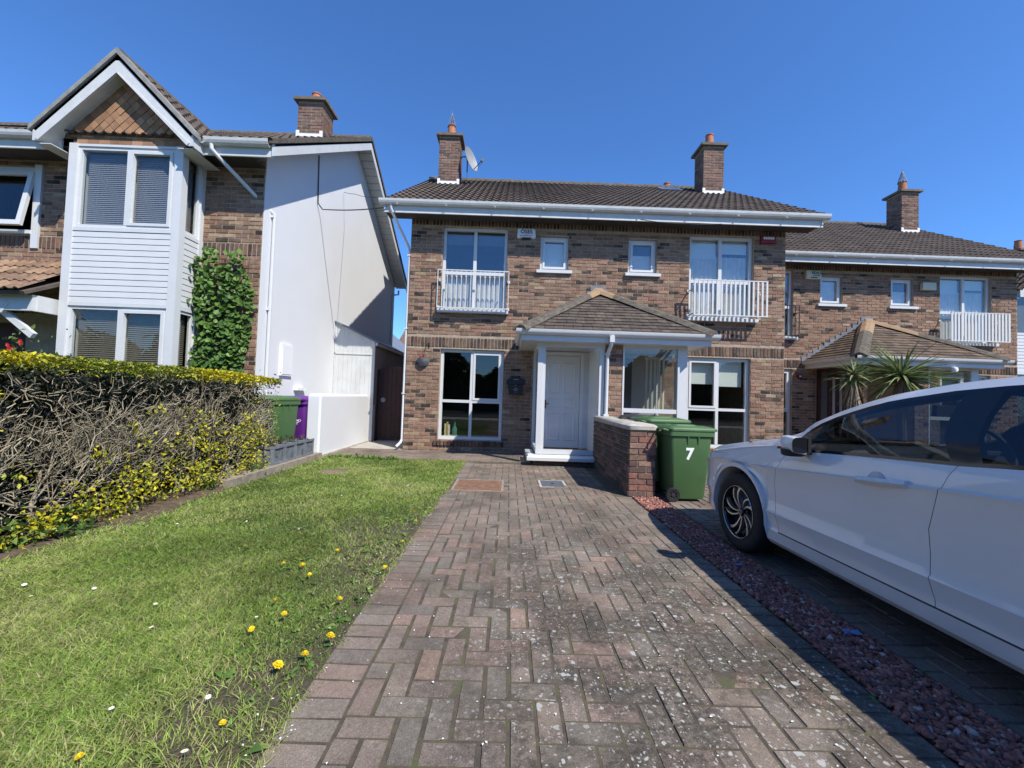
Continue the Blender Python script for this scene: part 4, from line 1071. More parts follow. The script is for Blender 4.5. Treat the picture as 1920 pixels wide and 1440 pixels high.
    for (z0, z1, mt) in ((3.68, 4.99, SLATBLIND), (.9, 2.42, BROWNSLAT)):
        w = window(H, bx0+.13, bx1-.13, z0, z1, by+.03, (-1.89,), (), fr=.05, mw_=.06, sash=((1,0),))
        blind(w, bx0+.19, -1.93, z0+.06, z1-.06, by+.14, mt); blind(w, -1.85, bx1-.2, z0+.06, z1-.06, by+.14, mt)
        # side light
        mm = MB(); mm.box(bx1-.09,bx1-.03,by+.12,by+.16,z0,z1); mm.box(bx1-.09,bx1-.03,-.11,-.07,z0,z1); mm.box(bx1-.09,bx1-.03,by+.16,-.11,z0,z0+.05); mm.box(bx1-.09,bx1-.03,by+.16,-.11,z1-.05,z1)
        w = mm.build('window', WHITE, H); MB().box(bx1-.064,bx1-.056,by+.155,-.105,z0+.045,z1-.045).build('pane', GLASS, w)
        blind(w, by+.17, -.12, z0+.06, z1-.06, bx1-.13, mt, True)
    MB().box(-2.8,-1.1,-.25,-.24,.0,4.98).build('bay_curtain', surf('net_curtain', (.34,.33,.33), .9, .08, 3, 0), H)
    # tile-hung gable over the bay
    cx = -1.95; za = 6.36; hw = 1.24; ze = 5.12; sl = (za-ze)/hw
    m = MB(); m.extrude([(-2.80,5.03),(-1.04,5.03),(-1.04,5.10),(cx,6.10),(-2.80,5.15)], 'y', by+.03, by+.10); tg = m.build('bay_gable', TILEFLAT, H)
    sv = []
    for c in ((.36,.20,.11),(.32,.178,.10),(.40,.225,.128),(.27,.152,.088)):
        for k in (.9,1.1): sv.append(MB().box(-.5,.5,-.5,.5,-.5,.5, tuple(q*k for q in c)))
    it = []
    for r_ in range(2):
        for i in range(11):
            x = cx-.95+.085+i*.175 + (r_ % 2)*.085; z = 5.085 + r_*.10
            lim = (6.12-z)/sl
            if abs(x-cx) < lim-.02 and -2.78 < x < -1.06: it.append(((x, by+.02-.004*r_, z), (-.05,0,0), (.17,.014,.11), rnd.randrange(8)))
    for i in range(-9, 10):                                  # upper field: tiles laid diagonally
        for j in range(-2, 12):
            u, v = i*.115, j*.115
            x = cx + (u-v)*.7071 + .38; z = 5.26 + (u+v)*.7071
            if z < 5.23: continue
            lim = (6.10-z)/sl
            if abs(x-cx) < lim + .02 and -2.76 < x < -1.08: it.append(((x, by+.006-.0015*((i+j) % 3), z), (-.06+rnd.uniform(-.03,.03), -math.pi/4, rnd.uniform(-.04,.04)), (.112,.014,.135), rnd.randrange(8)))
    pieces(tg, 'shingle', it, sv, SHINGLE, 300)
    # bay roof: slopes to right and left, running back into the main roof
    yv = -.70; yb2 = (za-5.17)/S - .5
    m = MB()
    prism_poly(m, [(cx,yv,za),(cx+hw,yv,ze),(cx+hw,-.45,ze),(cx+hw*.82,(za-sl*hw*.82-5.17)/S-.5,za-sl*hw*.82),(cx,yb2,za)], .06)
    prism_poly(m, [(cx,yv,za),(cx,yb2,za),(cx-hw*.82,(za-sl*hw*.82-5.17)/S-.5,za-sl*hw*.82),(cx-hw,-.45,ze),(cx-hw,yv,ze)], .06)
    br = m.build('bay_roof', TILEFLAT, H)
    a2 = math.atan(sl); Ls = hw/math.cos(a2); it = []
    for s_ in (-1, 1):
        for r_ in range(6):
            s0 = -.02 + r_*.30
            for i in range(9):
                yy = yv + .15 + i*.30; xx = hw - s0*math.cos(a2); zz = ze + s0*math.sin(a2)
                if 5.17 + S*(yy+.5) > zz + .38: continue
                it.append(((cx+s_*(xx+.003), yy, zz+.004), (a2, 0, s_*math.pi/2), (.995, min(1,(Ls-s0)/.40), 1), rnd.randrange(9)))
    pieces(br, 'roof_tile', it, RT, TILE, 300)
    yy = yv
    while yy < yb2:
        MB().extrude([(cx+p[0], za+p[1]) for p in ((-.13,-.12),(-.09,.01),(-.03,.07),(.03,.07),(.09,.01),(.13,-.12))], 'y', yy, min(yy+.44, yb2+.1)).build('ridge_tile', RIDGE, br); yy += .45
    m = MB()                                                 # cement undercloak under the verge tiles
    for s_ in (-1, 1): m.extrude([(cx, za+.07),(cx+s_*(hw+.04), ze+.03),(cx+s_*(hw+.04), ze-.05),(cx, za-.02)], 'y', yv-.035, yv+.10)
    m.build('verge_mortar', VERGEM, br)
    m = MB(); d = .21
    for s_ in (-1, 1): m.extrude([(cx, za-.03),(cx+s_*hw, ze-.03),(cx+s_*hw, ze-d+.02),(cx+s_*(hw-.08), ze-d+.02),(cx, za-.03-d*1.35)], 'y', yv, yv+.03); m.extrude([(cx, za-.03-d*1.30),(cx+s_*(hw-.05), ze-d+.06),(cx+s_*(hw-.09), ze-d+.02),(cx, za-.03-d*1.37)], 'y', yv-.012, yv-.001)
    m.build('bay_barge_board', WOODW, H)
    m = MB()
    for s_ in (-1, 1): m.extrude([(cx, za-.26),(cx+s_*(hw-.02), ze-.20),(cx+s_*(hw-.02), ze-.21),(cx, za-.275)], 'y', yv+.03, by+.03); m.box(cx+s_*(hw-.03), cx+s_*(hw-.0), yv+.03, -.44, ze-.2, ze-.02); m.box(cx+s_*(hw-.03), cx+s_*.98, yv+.03, -.05, ze-.225, ze-.212)
    m.build('bay_soffit', WOODW, H)
    # short gutters at the feet of the bay roof
    for s_ in (-1, 1): MB().extrude([(cx+s_*(hw-p[0]), p[1]+ze-.06) for p in GUT], 'y', yv+.12, -.44).build('bay_gutter', GUTTER, H)
    # upper left window, casement pushed open at the foot
    m = MB(); m.box(-3.90,-3.78,-.03,.06,3.46,4.90); m.box(-5.2,-3.90,.0,.06,4.78,4.86); m.box(-5.2,-3.90,-.05,.06,3.70,3.76); m.box(-5.2,-5.12,.0,.06,3.76,4.78)
    w = m.build('window', WHITE, H); mm = MB(); an = .16
    for (xa, xb, za_, zb_) in ((-5.12,-3.98,-.06,.0),(-5.12,-3.98,-.98,-.90),(-3.98,-3.90,-.98,0),(-5.2,-5.12,-.98,0)): 
        mm.obox(((xa+xb)/2, -.02 + math.sin(an)*(za_+zb_)/2, 4.76 + math.cos(an)*(za_+zb_)/2), (xb-xa, .05, zb_-za_), (-an,0,0))
    mm.build('open_casement', WHITE, w); MB().obox((-4.55, -.02-math.sin(an)*.48, 4.76-math.cos(an)*.48), (1.14,.006,.86), (-an,0,0)).build('pane', GLASS, w)
    # entrance porch on the left: tiled lean-to on timber beams
    m = MB(); m.box(-6.2,-2.9,-.80,-.74,2.26,2.50); m.box(-2.96,-2.88,-.74,.0,2.26,2.50); m.obox((-3.20,-.70,2.08),(.62,.06,.09),(0,.66,0)); m.box(-2.98,-2.90,-.10,.0,.0,2.26); m.box(-4.75,-4.65,-.80,-.72,0,2.26)
    m.obox((-3.60,-.78,2.50),(.75,.05,.17),(0,.62,0)); m.build('porch_beam', WOODW, H)
    m = MB(); prism_poly(m, [(-6.2,-.95,2.52),(-2.86,-.95,2.52),(-2.86,0,3.02),(-6.2,0,3.35)], .05); pr_ = m.build('porch_roof', TILEFLAT, H)
    it = []; sp = .62
    for r_ in range(4):
        for i in range(11):
            s0 = -.02 + r_*.3; it.append(((-6.05+i*.30, -.95+s0*math.cos(sp), 2.54+s0*math.sin(sp)), (sp,0,0), (1,1,1), rnd.randrange(9)))
    pieces(pr_, 'roof_tile', it, RTB, TILE, 300)
    MB().box(-5.6,-3.9,.20,.24,.1,2.2).build('front_door', GATEW, H)
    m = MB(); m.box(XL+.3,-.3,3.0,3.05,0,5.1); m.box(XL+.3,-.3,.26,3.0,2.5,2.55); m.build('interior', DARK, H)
    return H
RTB = [roman_tile(c) for c in ((.24,.155,.10),(.20,.13,.088),(.28,.185,.12))]
house1 = white_house()

# lean-to annexe of white boards beside the gable
A = thing('board_annexe', 'white vertical-board lean-to shed built against the white gable wall', 'shed', (-3.31, 10.1, 0))
m = MB().box(-.99,-.02,.03,2.9,0,2.42); m.extrude([(-.99,2.42),(-.02,2.42),(-.99,2.86)], 'y', .03, 2.9); m.build('wall', RENDERW, A)
for i in range(9):
    x0 = -.985 + i*.1075; x1 = x0 + .1045; zt = lambda x: 2.90 - .46*(x+.985)/.97
    mm = MB(); mm.extrude([(x0,2.13),(x1,2.13),(x1,zt(x1)),(x0,zt(x0))], 'y', 0, .028); mm.build('board', WOODW, A)
    MB().box(x0, x1, .004, .028, .0, 2.115).build('board', WOODW, A)
m = MB(); m.box(-.99,-.0,-.012,.0,2.11,2.14); m.box(-.02,.0,-.014,.03,0,2.42); m.box(-.99,-.965,-.012,.0,0,2.9); m.build('trim', WOODW, A)
for i in range(3): MB().box(-.015,.0,.03+i*.96,.97+i*.96,.9,2.36).build('side_panel', surf('grey_panel%d' % i, (.30,.31,.30), .9, .1, 4, .1, 60), A)
m = MB(); prism_poly(m, [(-1.0,-.06,2.93),(.07,-.06,2.43),(.07,2.95,2.43),(-1.0,2.95,2.93)], .03); m.build('roof', LEAD, A)
MB().box(.03,.07,-.06,2.95,2.34,2.41).build('fascia', WOODW, A)

# low rendered boundary wall
m = MB()
def rr(x0, x1, y0, y1, z): r = .03; return [(x0+r,y0,z),(x1-r,y0,z),(x1,y0+r,z),(x1,y1-r,z),(x1-r,y1,z),(x0+r,y1,z),(x0,y1-r,z),(x0,y0+r,z)]
m.loft([rr(-3.655,-3.40,7.50,10.07,-.1), rr(-3.655,-3.40,7.50,10.07,1.09), rr(-3.645,-3.41,7.51,10.06,1.125), rr(-3.61,-3.45,7.55,10.02,1.14)])
tag(m.build('rendered_wall', RENDERW, None, False), 'low smooth white rendered garden wall beside the lawn and bins', 'wall')

# dark timber gate in the side passage
G = thing('side_gate', 'dark brown arched timber gate between the white shed and brick house', 'gate', (-2.78, 10.4, 0))
for i in range(9):
    x0 = -.50 + i*.112; x1 = x0 + .108; zt = lambda x: 1.70 + .20*math.sqrt(max(0, 1-(x/.56)**2))
    mm = MB(); n = 4; pr = [(x0,.06)] + [(x1,.06)] + [(x1-(x1-x0)*k/n, zt(x1-(x1-x0)*k/n)-.02) for k in range(n+1)]
    mm.extrude(pr, 'y', -.012, .012); mm.build('board', GATEW, G)
m = MB(); m.box(-.5,.505,.012,.045,.3,.4); m.box(-.5,.505,.012,.045,1.35,1.45); m.build('ledge', GATEW, G)
MB().box(-.585,-.505,-.05,.05,0,1.78).build('post', GATEW, G)
m = MB().lathe([(0,-.03),(.06,-.03),(.06,-.012),(0,-.012)], 16, (-.37,0,1.02), 'y'); m.build('latch_plate', STEEL, G)

# kerb, planters
KERBM = surf('weathered_kerb', (.30,.255,.20), .95, .25, 9, .6, 60, .1, grime=(.14,.125,.095), gscale=7, gamt=.7, bdist=.012)
tag(MB().box(-3.78,-3.325,5.0,7.48,-.05,.085).build('kerb', KERBM), 'low concrete kerb under the slate planters beside the hedge', 'kerb')
for i in range(4):
    y = 6.06 + i*.312
    P = thing('planter', 'slate grey planter box on the kerb, ' + ['nearest the hedge', 'second from the hedge', 'third from the hedge', 'nearest the white wall'][i], 'planter', (-3.56, y+.155, .086), 0, 'slate planters on the kerb')
    w = .155
    m = MB(); m.loft([[(-.13,-.14,0),(.13,-.14,0),(.13,.14,0),(-.13,.14,0)],[(-.15,-.15,.26),(.15,-.15,.26),(.15,.15,.26),(-.15,.15,.26)],[(-.13,-.13,.26),(.13,-.13,.26),(.13,.13,.26),(-.13,.13,.26)],[(-.13,-.13,.22),(.13,-.13,.22),(.13,.13,.22),(-.13,.13,.22)]]); m.build('box', PLANTER, P)
    m = MB()
    for s_ in (-1,1):
        m.box(.147,.162,s_*.135-.018,s_*.135+.018,.0,.26); m.box(s_*.135-.018,s_*.135+.018,-.162,-.147,.0,.26)
    m.box(.15,.166,-.155,.155,.235,.272); m.box(.14,.16,-.155,.155,.0,.03); m.box(-.155,.15,-.166,-.15,.235,.272); m.box(-.155,.15,-.16,-.14,.0,.03); m.build('moulding', PLANTER, P)
    MB().box(-.125,.125,-.125,.125,.222,.235).build('soil', SOIL, P)
    V, F, T = [], [], []
    for k in range(70):
        a = random.uniform(0,6.28); r = abs(random.gauss(0,.06)); h = random.uniform(.24,.36 if i != 3 else .28); s_ = .02; n_ = np.array([random.uniform(-1,1), random.uniform(-1,1), random.uniform(0,1)]); n_ /= np.linalg.norm(n_)
        u = np.cross(n_, [0,0,1.]); u /= np.linalg.norm(u)+1e-6; v = np.cross(n_, u); p = np.array([r*math.cos(a), r*math.sin(a), h]); b = len(V)
        V += [tuple(p-u*s_*.5), tuple(p+v*s_), tuple(p+u*s_*.5), tuple(p-v*s_)]; F.append((b,b+1,b+2,b+3)); T.append(random.choice([(.05,.07,.03),(.08,.10,.035),(.10,.07,.04)]))
    sh = link('shrub', mesh_np('shrub', V, F, np.array(T)), LEAF, P)
    m = MB()
    for k in range(7):
        a = random.uniform(0,6.28); m.tube([(0,0,.22),(.04*math.cos(a),.04*math.sin(a),.29),(.08*math.cos(a),.08*math.sin(a),.34)], .003, 4, tint=(.10,.07,.05))
    m.build('twig', TWIG, sh)

# ------------------------------------------------------------------ wheelie bins
def bin_(label, loc, rot, body, lid, scale=.9, group=None, lidrot=0., wheels=True, marks=None):
    B = thing('wheelie_bin', label, 'bin', loc, rot, group); B.scale = (scale,)*3
    def ring(hx, y0, y1, z, r=.05):
        out = []
        for (cx, cy, a0) in ((hx-r, y0+r, -90), (hx-r, y1-r, 0), (-hx+r, y1-r, 90), (-hx+r, y0+r, 180)):
            for k in range(4): t = R(a0+30*k); out.append((cx+r*math.cos(t), cy+r*math.sin(t), z))
        return out
    m = MB(); m.loft([ring(.215,-.235,.22,.035), ring(.225,-.25,.235,.06), ring(.262,-.33,.28,.93)], cap=True); m.build('body', body, B, 40)
    m = MB(); m.loft([ring(.262,-.328,.278,.90), ring(.285,-.36,.30,.915), ring(.285,-.36,.30,.985), ring(.262,-.335,.28,.985)], cap=False); m.build('rim', body, B, 40)
    for s_ in (-1,1):
        for y in (-.12,.03): MB().loft([[(s_*.255,y-.006,.80),(s_*.262,y-.006,.80),(s_*.262,y+.006,.80),(s_*.255,y+.006,.80)],[(s_*.255,y-.01,.915),(s_*.283,y-.01,.915),(s_*.283,y+.01,.915),(s_*.255,y+.01,.915)]]).build('rib', body, B)
    L = link('lid', None, None, B) if False else None
    m = MB(); m.loft([ring(.295,-.39,.30,.985,.06), ring(.298,-.395,.305,1.01,.06), ring(.285,-.37,.29,1.03,.06), ring(.20,-.25,.20,1.055,.08), ring(.19,-.24,.19,1.045,.08)], cap=True)
    m.box(-.06,.06,-.44,-.38,.99,1.012); m.loft([ring(.09,-.2,.15,1.045,.04), ring(.08,-.18,.13,1.06,.04)])
    lo = m.build('lid', lid, B, 40)
    if lidrot: lo.rotation_euler = (lidrot, 0, 0)
    m = MB(); m.tube([(-.24,.30,.985),(-.24,.37,1.0),(.24,.37,1.0),(.24,.30,.985)], .016, 8); m.box(-.06,.06,.29,.36,.96,1.0); m.build('handle', lid, B, True)
    if wheels:
        MB().tube([(-.24,.235,.10),(.24,.235,.10)], .012, 8).build('axle', BLACK, B)
        for s_ in (-1,1):
            w = MB().lathe([(.055,-.022),(.093,-.024),(.10,-.014),(.10,.014),(.093,.024),(.055,.022)], 24, (s_*.262,.235,.10), 'x').build('wheel', BLACKP, B, True)
            h = MB().lathe([(0,.016),(.018,.018),(.02,.004),(.05,.002),(.056,.012),(.056,-.012),(0,-.012)] if s_ > 0 else [(0,-.016),(.018,-.018),(.02,-.004),(.05,-.002),(.056,-.012),(.056,.012),(0,.012)], 20, (s_*.268,.235,.10), 'x')
            h.build('hub', GREYP, w, True)
            mm = MB()
            for k in range(6):
                a = k*math.pi/3; mm.obox((s_*.275,.235+.034*math.cos(a),.10+.034*math.sin(a)), (.012,.04,.009), (a,0,0))
            mm.build('spokes', GREYP, w)
    if marks: marks(B)
    return B
def m7(B):
    o = text('number_seven', '7', .22, PRINT, B, (-.2545,.0,.66), (R(90)+.0, 0, -R(90)), .008)
    o.rotation_euler = Euler((R(90), 0, -R(90))); o.rotation_euler.rotate_axis('X', .043)
bin_('green wheelie bin with white number 7 beside the red brick pier', (2.20, 5.22, 0), R(93), GREENP, GREENP, .87, None, 0, True, m7)
bin_('green lidded wheelie bin standing behind the numbered bin', (2.16, 5.92, 0), R(96), GREENP, GREENP, .93)
bin_('black wheelie bin with grey lid against the garden wall, between green and brown bins', (2.12, 6.6, 0), R(90), GREYP, GREYP, .93)
bin_('brown lidded wheelie bin beside the porch brick pier', (2.20, 7.02, 0), R(180), GREYP, BROWNP, .86)
def print_lines(B, y, x):
    # small unreadable white print: a logo ring and three short lines of dashes
    rr_ = random.Random(3)
    for k, (z, n, h) in enumerate(((.62,9,.022),(.585,8,.014),(.555,7,.012))):
        m = MB(); xx = x - .11
        for i in range(n):
            w = rr_.uniform(.012,.026); m.obox((xx+w/2, y + (.62-z)*.09, z), (w, .004, h), (.09,0,0)); xx += w+.005
        m.build('print_line', PRINT, B)
    m = MB(); m.tube([(x+.10+.022*math.cos(k*math.pi/6), y, .615+.022*math.sin(k*math.pi/6)) for k in range(13)], .004, 4); m.build('print_ring', PRINT, B)
def mk2(B):
    print_lines(B, -.304, .0)
def mkp2(B): print_lines(B, -.304, .06)
bin_('dark green wheelie bin with white print at the end of the hedge', (-4.01, 7.12, .03), R(-12), GREENP, GREENP, 1.0, None, 0, True, mk2)
bin_('purple wheelie bin behind the green one, against the white wall', (-3.90, 7.80, .03), R(-4), PURPLE, PURPLE, 1.0, None, 0, True, mkp2)
# ------------------------------------------------------------------ hedge
def tubes_np(segs, n=4):
    """segs: array (m, 8): p0, p1, r0, r1 -> verts, quad faces"""
    S = np.array(segs); p0, p1, r0, r1 = S[:,:3], S[:,3:6], S[:,6], S[:,7]
    d = p1-p0; d /= np.linalg.norm(d, axis=1)[:,None]+1e-9
    a = np.where(np.abs(d[:,2:3]) < .9, np.array([[0,0,1.]]), np.array([[1.,0,0]])); u = np.cross(d, a); u /= np.linalg.norm(u, axis=1)[:,None]; w = np.cross(d, u)
    V = []
    for (p, r) in ((p0, r0), (p1, r1)):
        for k in range(n):
            t = 2*np.pi*k/n; V.append(p + (u*np.cos(t)+w*np.sin(t))*r[:,None])
    V = np.stack(V, 1).reshape(-1,3); b = np.arange(len(S))[:,None,None]*2*n
    F = np.array([[k,(k+1)%n,n+(k+1)%n,n+k] for k in range(n)])
    return V, (b+F[None]).reshape(-1,4)
def leaf_cloud(P, size, col, tilt=1.0, up=.4, jit=.35):
    """pointed folded leaves, 4 tris each, at points P"""
    n = len(P); P = np.asarray(P); nr = rng.normal(size=(n,3))*tilt + np.array([0,0,up]); nr /= np.linalg.norm(nr, axis=1)[:,None]
    a = rng.normal(size=(n,3)); u = np.cross(nr, a); u /= np.linalg.norm(u, axis=1)[:,None]; v = np.cross(nr, u)
    s = (size*(1-jit+2*jit*rng.random(n)))[:,None]; h = .14*s
    base = P - u*s*.5; tip = P + u*s*.5; l = P + v*s*.27 + nr*h - u*s*.08; r = P - v*s*.27 + nr*h - u*s*.08
    V = np.stack([base, l, tip, r], 1).reshape(-1,3); b = np.arange(n)[:,None]*4
    F = np.concatenate([b+np.array([0,2,1]), b+np.array([0,3,2])], 1).reshape(-1,3)
    col = np.asarray(col); col = np.broadcast_to(col, (n,3))*(.72+.56*rng.random((n,1)))
    return V, F, np.repeat(col, 2, 0)
def cat(parts):
    V, F, T, n = [], [], [], 0
    for v, f, t in parts: V.append(v); F.append(f+n); T.append(t); n += len(v)
    return np.concatenate(V), np.concatenate(F), np.concatenate(T)

def hedge():
    H = thing('hedge', 'bare twiggy clipped hedge with yellow leaf tips along the lawn', 'hedge', (-3.9, 3.8, 0))
    OFF = np.array([-3.9, 3.8, 0])
    XF, XB, Y0, Y1, ZT = -3.52, -4.25, .7, 6.34, 1.30
    segs = []; cols = []; r = random.Random(5); tips = []
    def grow(p, d, rad, depth, col):
        L = {0:.34,1:.30,2:.24,3:.18,4:.13,5:.07}[depth]*r.uniform(.7,1.3); q = p; n = 3 if depth < 3 else 2
        for i in range(n):
            d = (d + Vector((r.gauss(0,.20), r.gauss(0,.26), r.gauss(.03,.15)))).normalized()
            e = q + d*L/n
            if e.x > XF + .02 or e.z > ZT+.02 or e.x < XB or e.y > Y1 or e.y < Y0: return
            r1 = rad*(1-.22/n)
            segs.append((*q, *e, rad, r1)); k = r.uniform(.75,1.25); cols.append((col[0]*k, col[1]*k, col[2]*k)); q = e; rad = r1
            if depth < 4 and r.random() < (.45 if depth < 3 else .3):
                ax = Vector((r.gauss(.25,.6), r.gauss(0,1), r.gauss(.25,.45))).normalized()
                grow(q, (d*.7 + ax*.75).normalized(), rad*.62, depth+1, col)
        if depth < 4:
            for k in range(2 if r.random() < .8 else 3):
                ax = Vector((r.gauss(.2,.5), r.gauss(0,1), r.gauss(.2,.5))).normalized(); grow(q, (d + ax*.62).normalized(), rad*.72, depth+1, col)
        else: tips.append(tuple(q))
    y = Y0
    while y < Y1:
        for rep in range(2):
            x = r.uniform(XB+.1, XF-.10) if rep else r.uniform(XF-.28, XF-.06)
            if 1.2 < y: grow(Vector((x, y+r.uniform(-.07,.07), 0)), Vector((r.gauss(.05,.15), r.gauss(0,.4), 1)).normalized(), r.uniform(.010,.02) if r.random() < .8 else .03, 0, r.choice([(.29,.25,.175),(.37,.325,.235),(.22,.185,.13),(.41,.365,.27)]))
        y += .115 if y > 1.6 else .2
    # fine spray close to the clipped face
    for i in range(2300):
        y = r.uniform(1.0, Y1-.02); z = r.uniform(.12, ZT); x = XF - abs(r.gauss(0,.07)) - .012*abs(z-.7)
        d = Vector((r.gauss(.2,.55), r.gauss(0,1.), r.gauss(.55,.6))).normalized(); L = r.uniform(.05,.15); q = Vector((x,y,z)); rad = r.uniform(.0022,.0048)
        c = r.choice([(.31,.265,.18),(.40,.35,.25),(.21,.17,.12),(.27,.22,.15)])
        for k in range(2):
            d = (d + Vector((r.gauss(0,.25), r.gauss(0,.3), r.gauss(0,.25)))).normalized(); e = q + d*L/2
            if e.x > XF+.025: break
            segs.append((*q, *e, rad, rad*.85)); cols.append(c); q = e; rad *= .85
    V, F = tubes_np(segs, 4)
    stuff(link('branches', mesh_np('branches', V-OFF, F, np.repeat(np.array(cols), 4, 0)), TWIG, H))
    n = 9500                                                             # clipped leafy top
    yy = .7 + 5.66*rng.random(n); xx = XB-.06 + (XF-XB+.10)*rng.random(n); edge = rng.random(n) < .45; xx = np.where(edge, XF+.03-.10*rng.random(n), xx)
    zz = 1.405 - .085*rng.random(n)**1.2 - .05*np.clip((yy-5.2)/1.1, 0, 1) - .06*(rng.random(n) < .10)
    band = np.clip((3.35-yy)/.35, 0, 1) + np.clip((yy-4.5)/.4, 0, 1)*np.clip((6.25-yy)/.25, 0, 1); yel = np.clip(.12+.8*band+.22*rng.normal(size=n), 0, 1)[:,None]
    col = np.array([.17,.225,.028])*(1-yel) + np.array([.58,.49,.02])*yel
    stuff(link('top_leaves', (lambda v,f,t: mesh_np('top_leaves', v-OFF, f, t))(*leaf_cloud(np.stack([xx,yy,zz],1), .036, col, .9, .9)), LEAF, H))
    P, C = [], []
    for i in range(190):                                                 # yellow sprigs low on the face
        y = r.triangular(2.2, 6.3, 5.4) if r.random() < .8 else r.uniform(1.8, 6.3); zmax = .18 + .66*max(0, min(1,(y-3.0)/2.2)) ; z = abs(r.gauss(0, zmax*.5)) + .05
        if r.random() < .10: z = r.uniform(.3,1.1)
        if z > 1.1: continue
        x = XF + r.uniform(-.05,.05) + .08*max(0, 1-z/.5)
        for k in range(r.randint(10,24)):
            P.append((x+r.gauss(0,.035), y+r.gauss(0,.05), max(.02, z+r.gauss(0,.045)))); C.append(r.choice([(.55,.47,.02),(.48,.44,.03),(.30,.33,.03),(.22,.27,.03)]))
    for i in range(900):                                                 # sprigs on the return end by the planters
        P.append((r.uniform(XB, XF+.02), Y1+r.gauss(0,.025), abs(r.gauss(.45,.38)))); C.append(r.choice([(.45,.42,.03),(.24,.27,.03),(.12,.15,.03)]))
    stuff(link('low_leaves', (lambda v,f,t: mesh_np('low_leaves', v-OFF, f, t))(*leaf_cloud(np.array(P), .040, np.array(C), .9, .5)), LEAF, H))
    n = 26000                                                              # far-side foliage, coloured dark and packed to shade the hedge interior
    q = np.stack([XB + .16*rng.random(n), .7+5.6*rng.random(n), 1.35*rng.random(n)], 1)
    stuff(link('back_shade_leaves', (lambda v,f,t: mesh_np('back_shade_leaves', v-OFF, f, t))(*leaf_cloud(q, .075, (.03,.05,.016), 1., .2)), LEAF, H))
    n = 26000; q = np.stack([XB+.1 + (XF-XB-.26)*rng.random(n), .7+5.6*rng.random(n), .02+1.26*rng.random(n)], 1)  # leaves coloured near black in place of the shade between the twigs
    stuff(link('inner_shade_leaves', (lambda v,f,t: mesh_np('inner_shade_leaves', v-OFF, f, t))(*leaf_cloud(q, .055, (.022,.026,.013), 1., .3)), LEAF, H))
    P = []; C = []
    for i in range(60):
        y = r.choice([r.uniform(1.6,3.9), r.uniform(1.6,3.4), r.uniform(4.6,5.9)]); x = XF + r.uniform(-.05,.16)
        for k in range(r.randint(6,16)): P.append((x+r.gauss(0,.06), y+r.gauss(0,.07), abs(r.gauss(.05,.06)) + (.12 if r.random() < .2 else 0))); C.append(r.choice([(.045,.09,.02),(.09,.16,.03),(.16,.23,.05),(.03,.055,.02)]))
    iv = leaf_cloud(np.array(P), .065, np.array(C), .8, .8)
    iv_o = link('ivy', mesh_np('ivy', *iv), LEAF); stuff(iv_o); iv_o['label'] = 'dark green ivy creeping along the foot of the hedge'; iv_o['category'] = 'ivy'
hedge()

# ------------------------------------------------------------------ climber on the brick return beside the bay
def climber():
    H = thing('climbing_plant', 'leafy green climber covering the brick between bay and white gable', 'climbing plant', (-4.85, 6.98, 0)); r = random.Random(8)
    lv = []
    for c in ((.075,.15,.028),(.10,.20,.035),(.055,.11,.022),(.15,.25,.05),(.085,.17,.03)):
        m = MB(); pts = [(0,-.5,0),(.34,-.38,.06),(.46,-.05,.09),(.28,.26,.04),(0,.55,-.07),(-.28,.26,.04),(-.46,-.05,.09),(-.34,-.38,.06)]
        m.v = pts + [(0,-.1,-.03),(0,.25,-.04)]
        m.f = [[0,1,8],[1,2,8],[2,3,9,8],[3,4,9],[4,5,9],[5,6,8,9],[6,7,8],[7,0,8]]; m.t = [c]*8; lv.append(m)
    items = []
    k = 0
    while k < 1750:
        z = r.uniform(.3, 3.5); wl = -.50 - .12*math.sin(z*2.3) + (.22*max(0, z-2.6)); wr = .45 + .05*math.sin(z*3.1) - (.10*max(0, z-2.8))
        x = r.uniform(wl, wr)
        if z > 3.2 and (abs(math.sin(x*9)) < .45 or r.random() < .4): continue
        bulge = .03 + .16*max(0, 1-abs((x+.05)/.55)**2)*r.random()**.6; yy = -.02 - bulge
        if x < -.46: yy -= .10
        k += 1; s = r.uniform(.065,.115)
        items.append(((x, yy, z), (R(62)+r.gauss(0,.42), r.gauss(0,.45), r.gauss(.15,.5)), (s, s, s), r.randrange(5)))
    pieces(H, 'leaf', items, lv, LEAF, 300, 'leaf_field')
    m = MB()
    for i in range(9):
        x = r.uniform(-.3,.3); pts = [(x, -.02, 0)]
        for j in range(9): x += r.gauss(0,.06); pts.append((max(-.45,min(.38,x)), -.025, .38*(j+1)))
        m.tube(pts, [.014-.0012*j for j in range(10)], 5, tint=(.12,.08,.055))
    m.build('stems', TWIG, H)
climber()

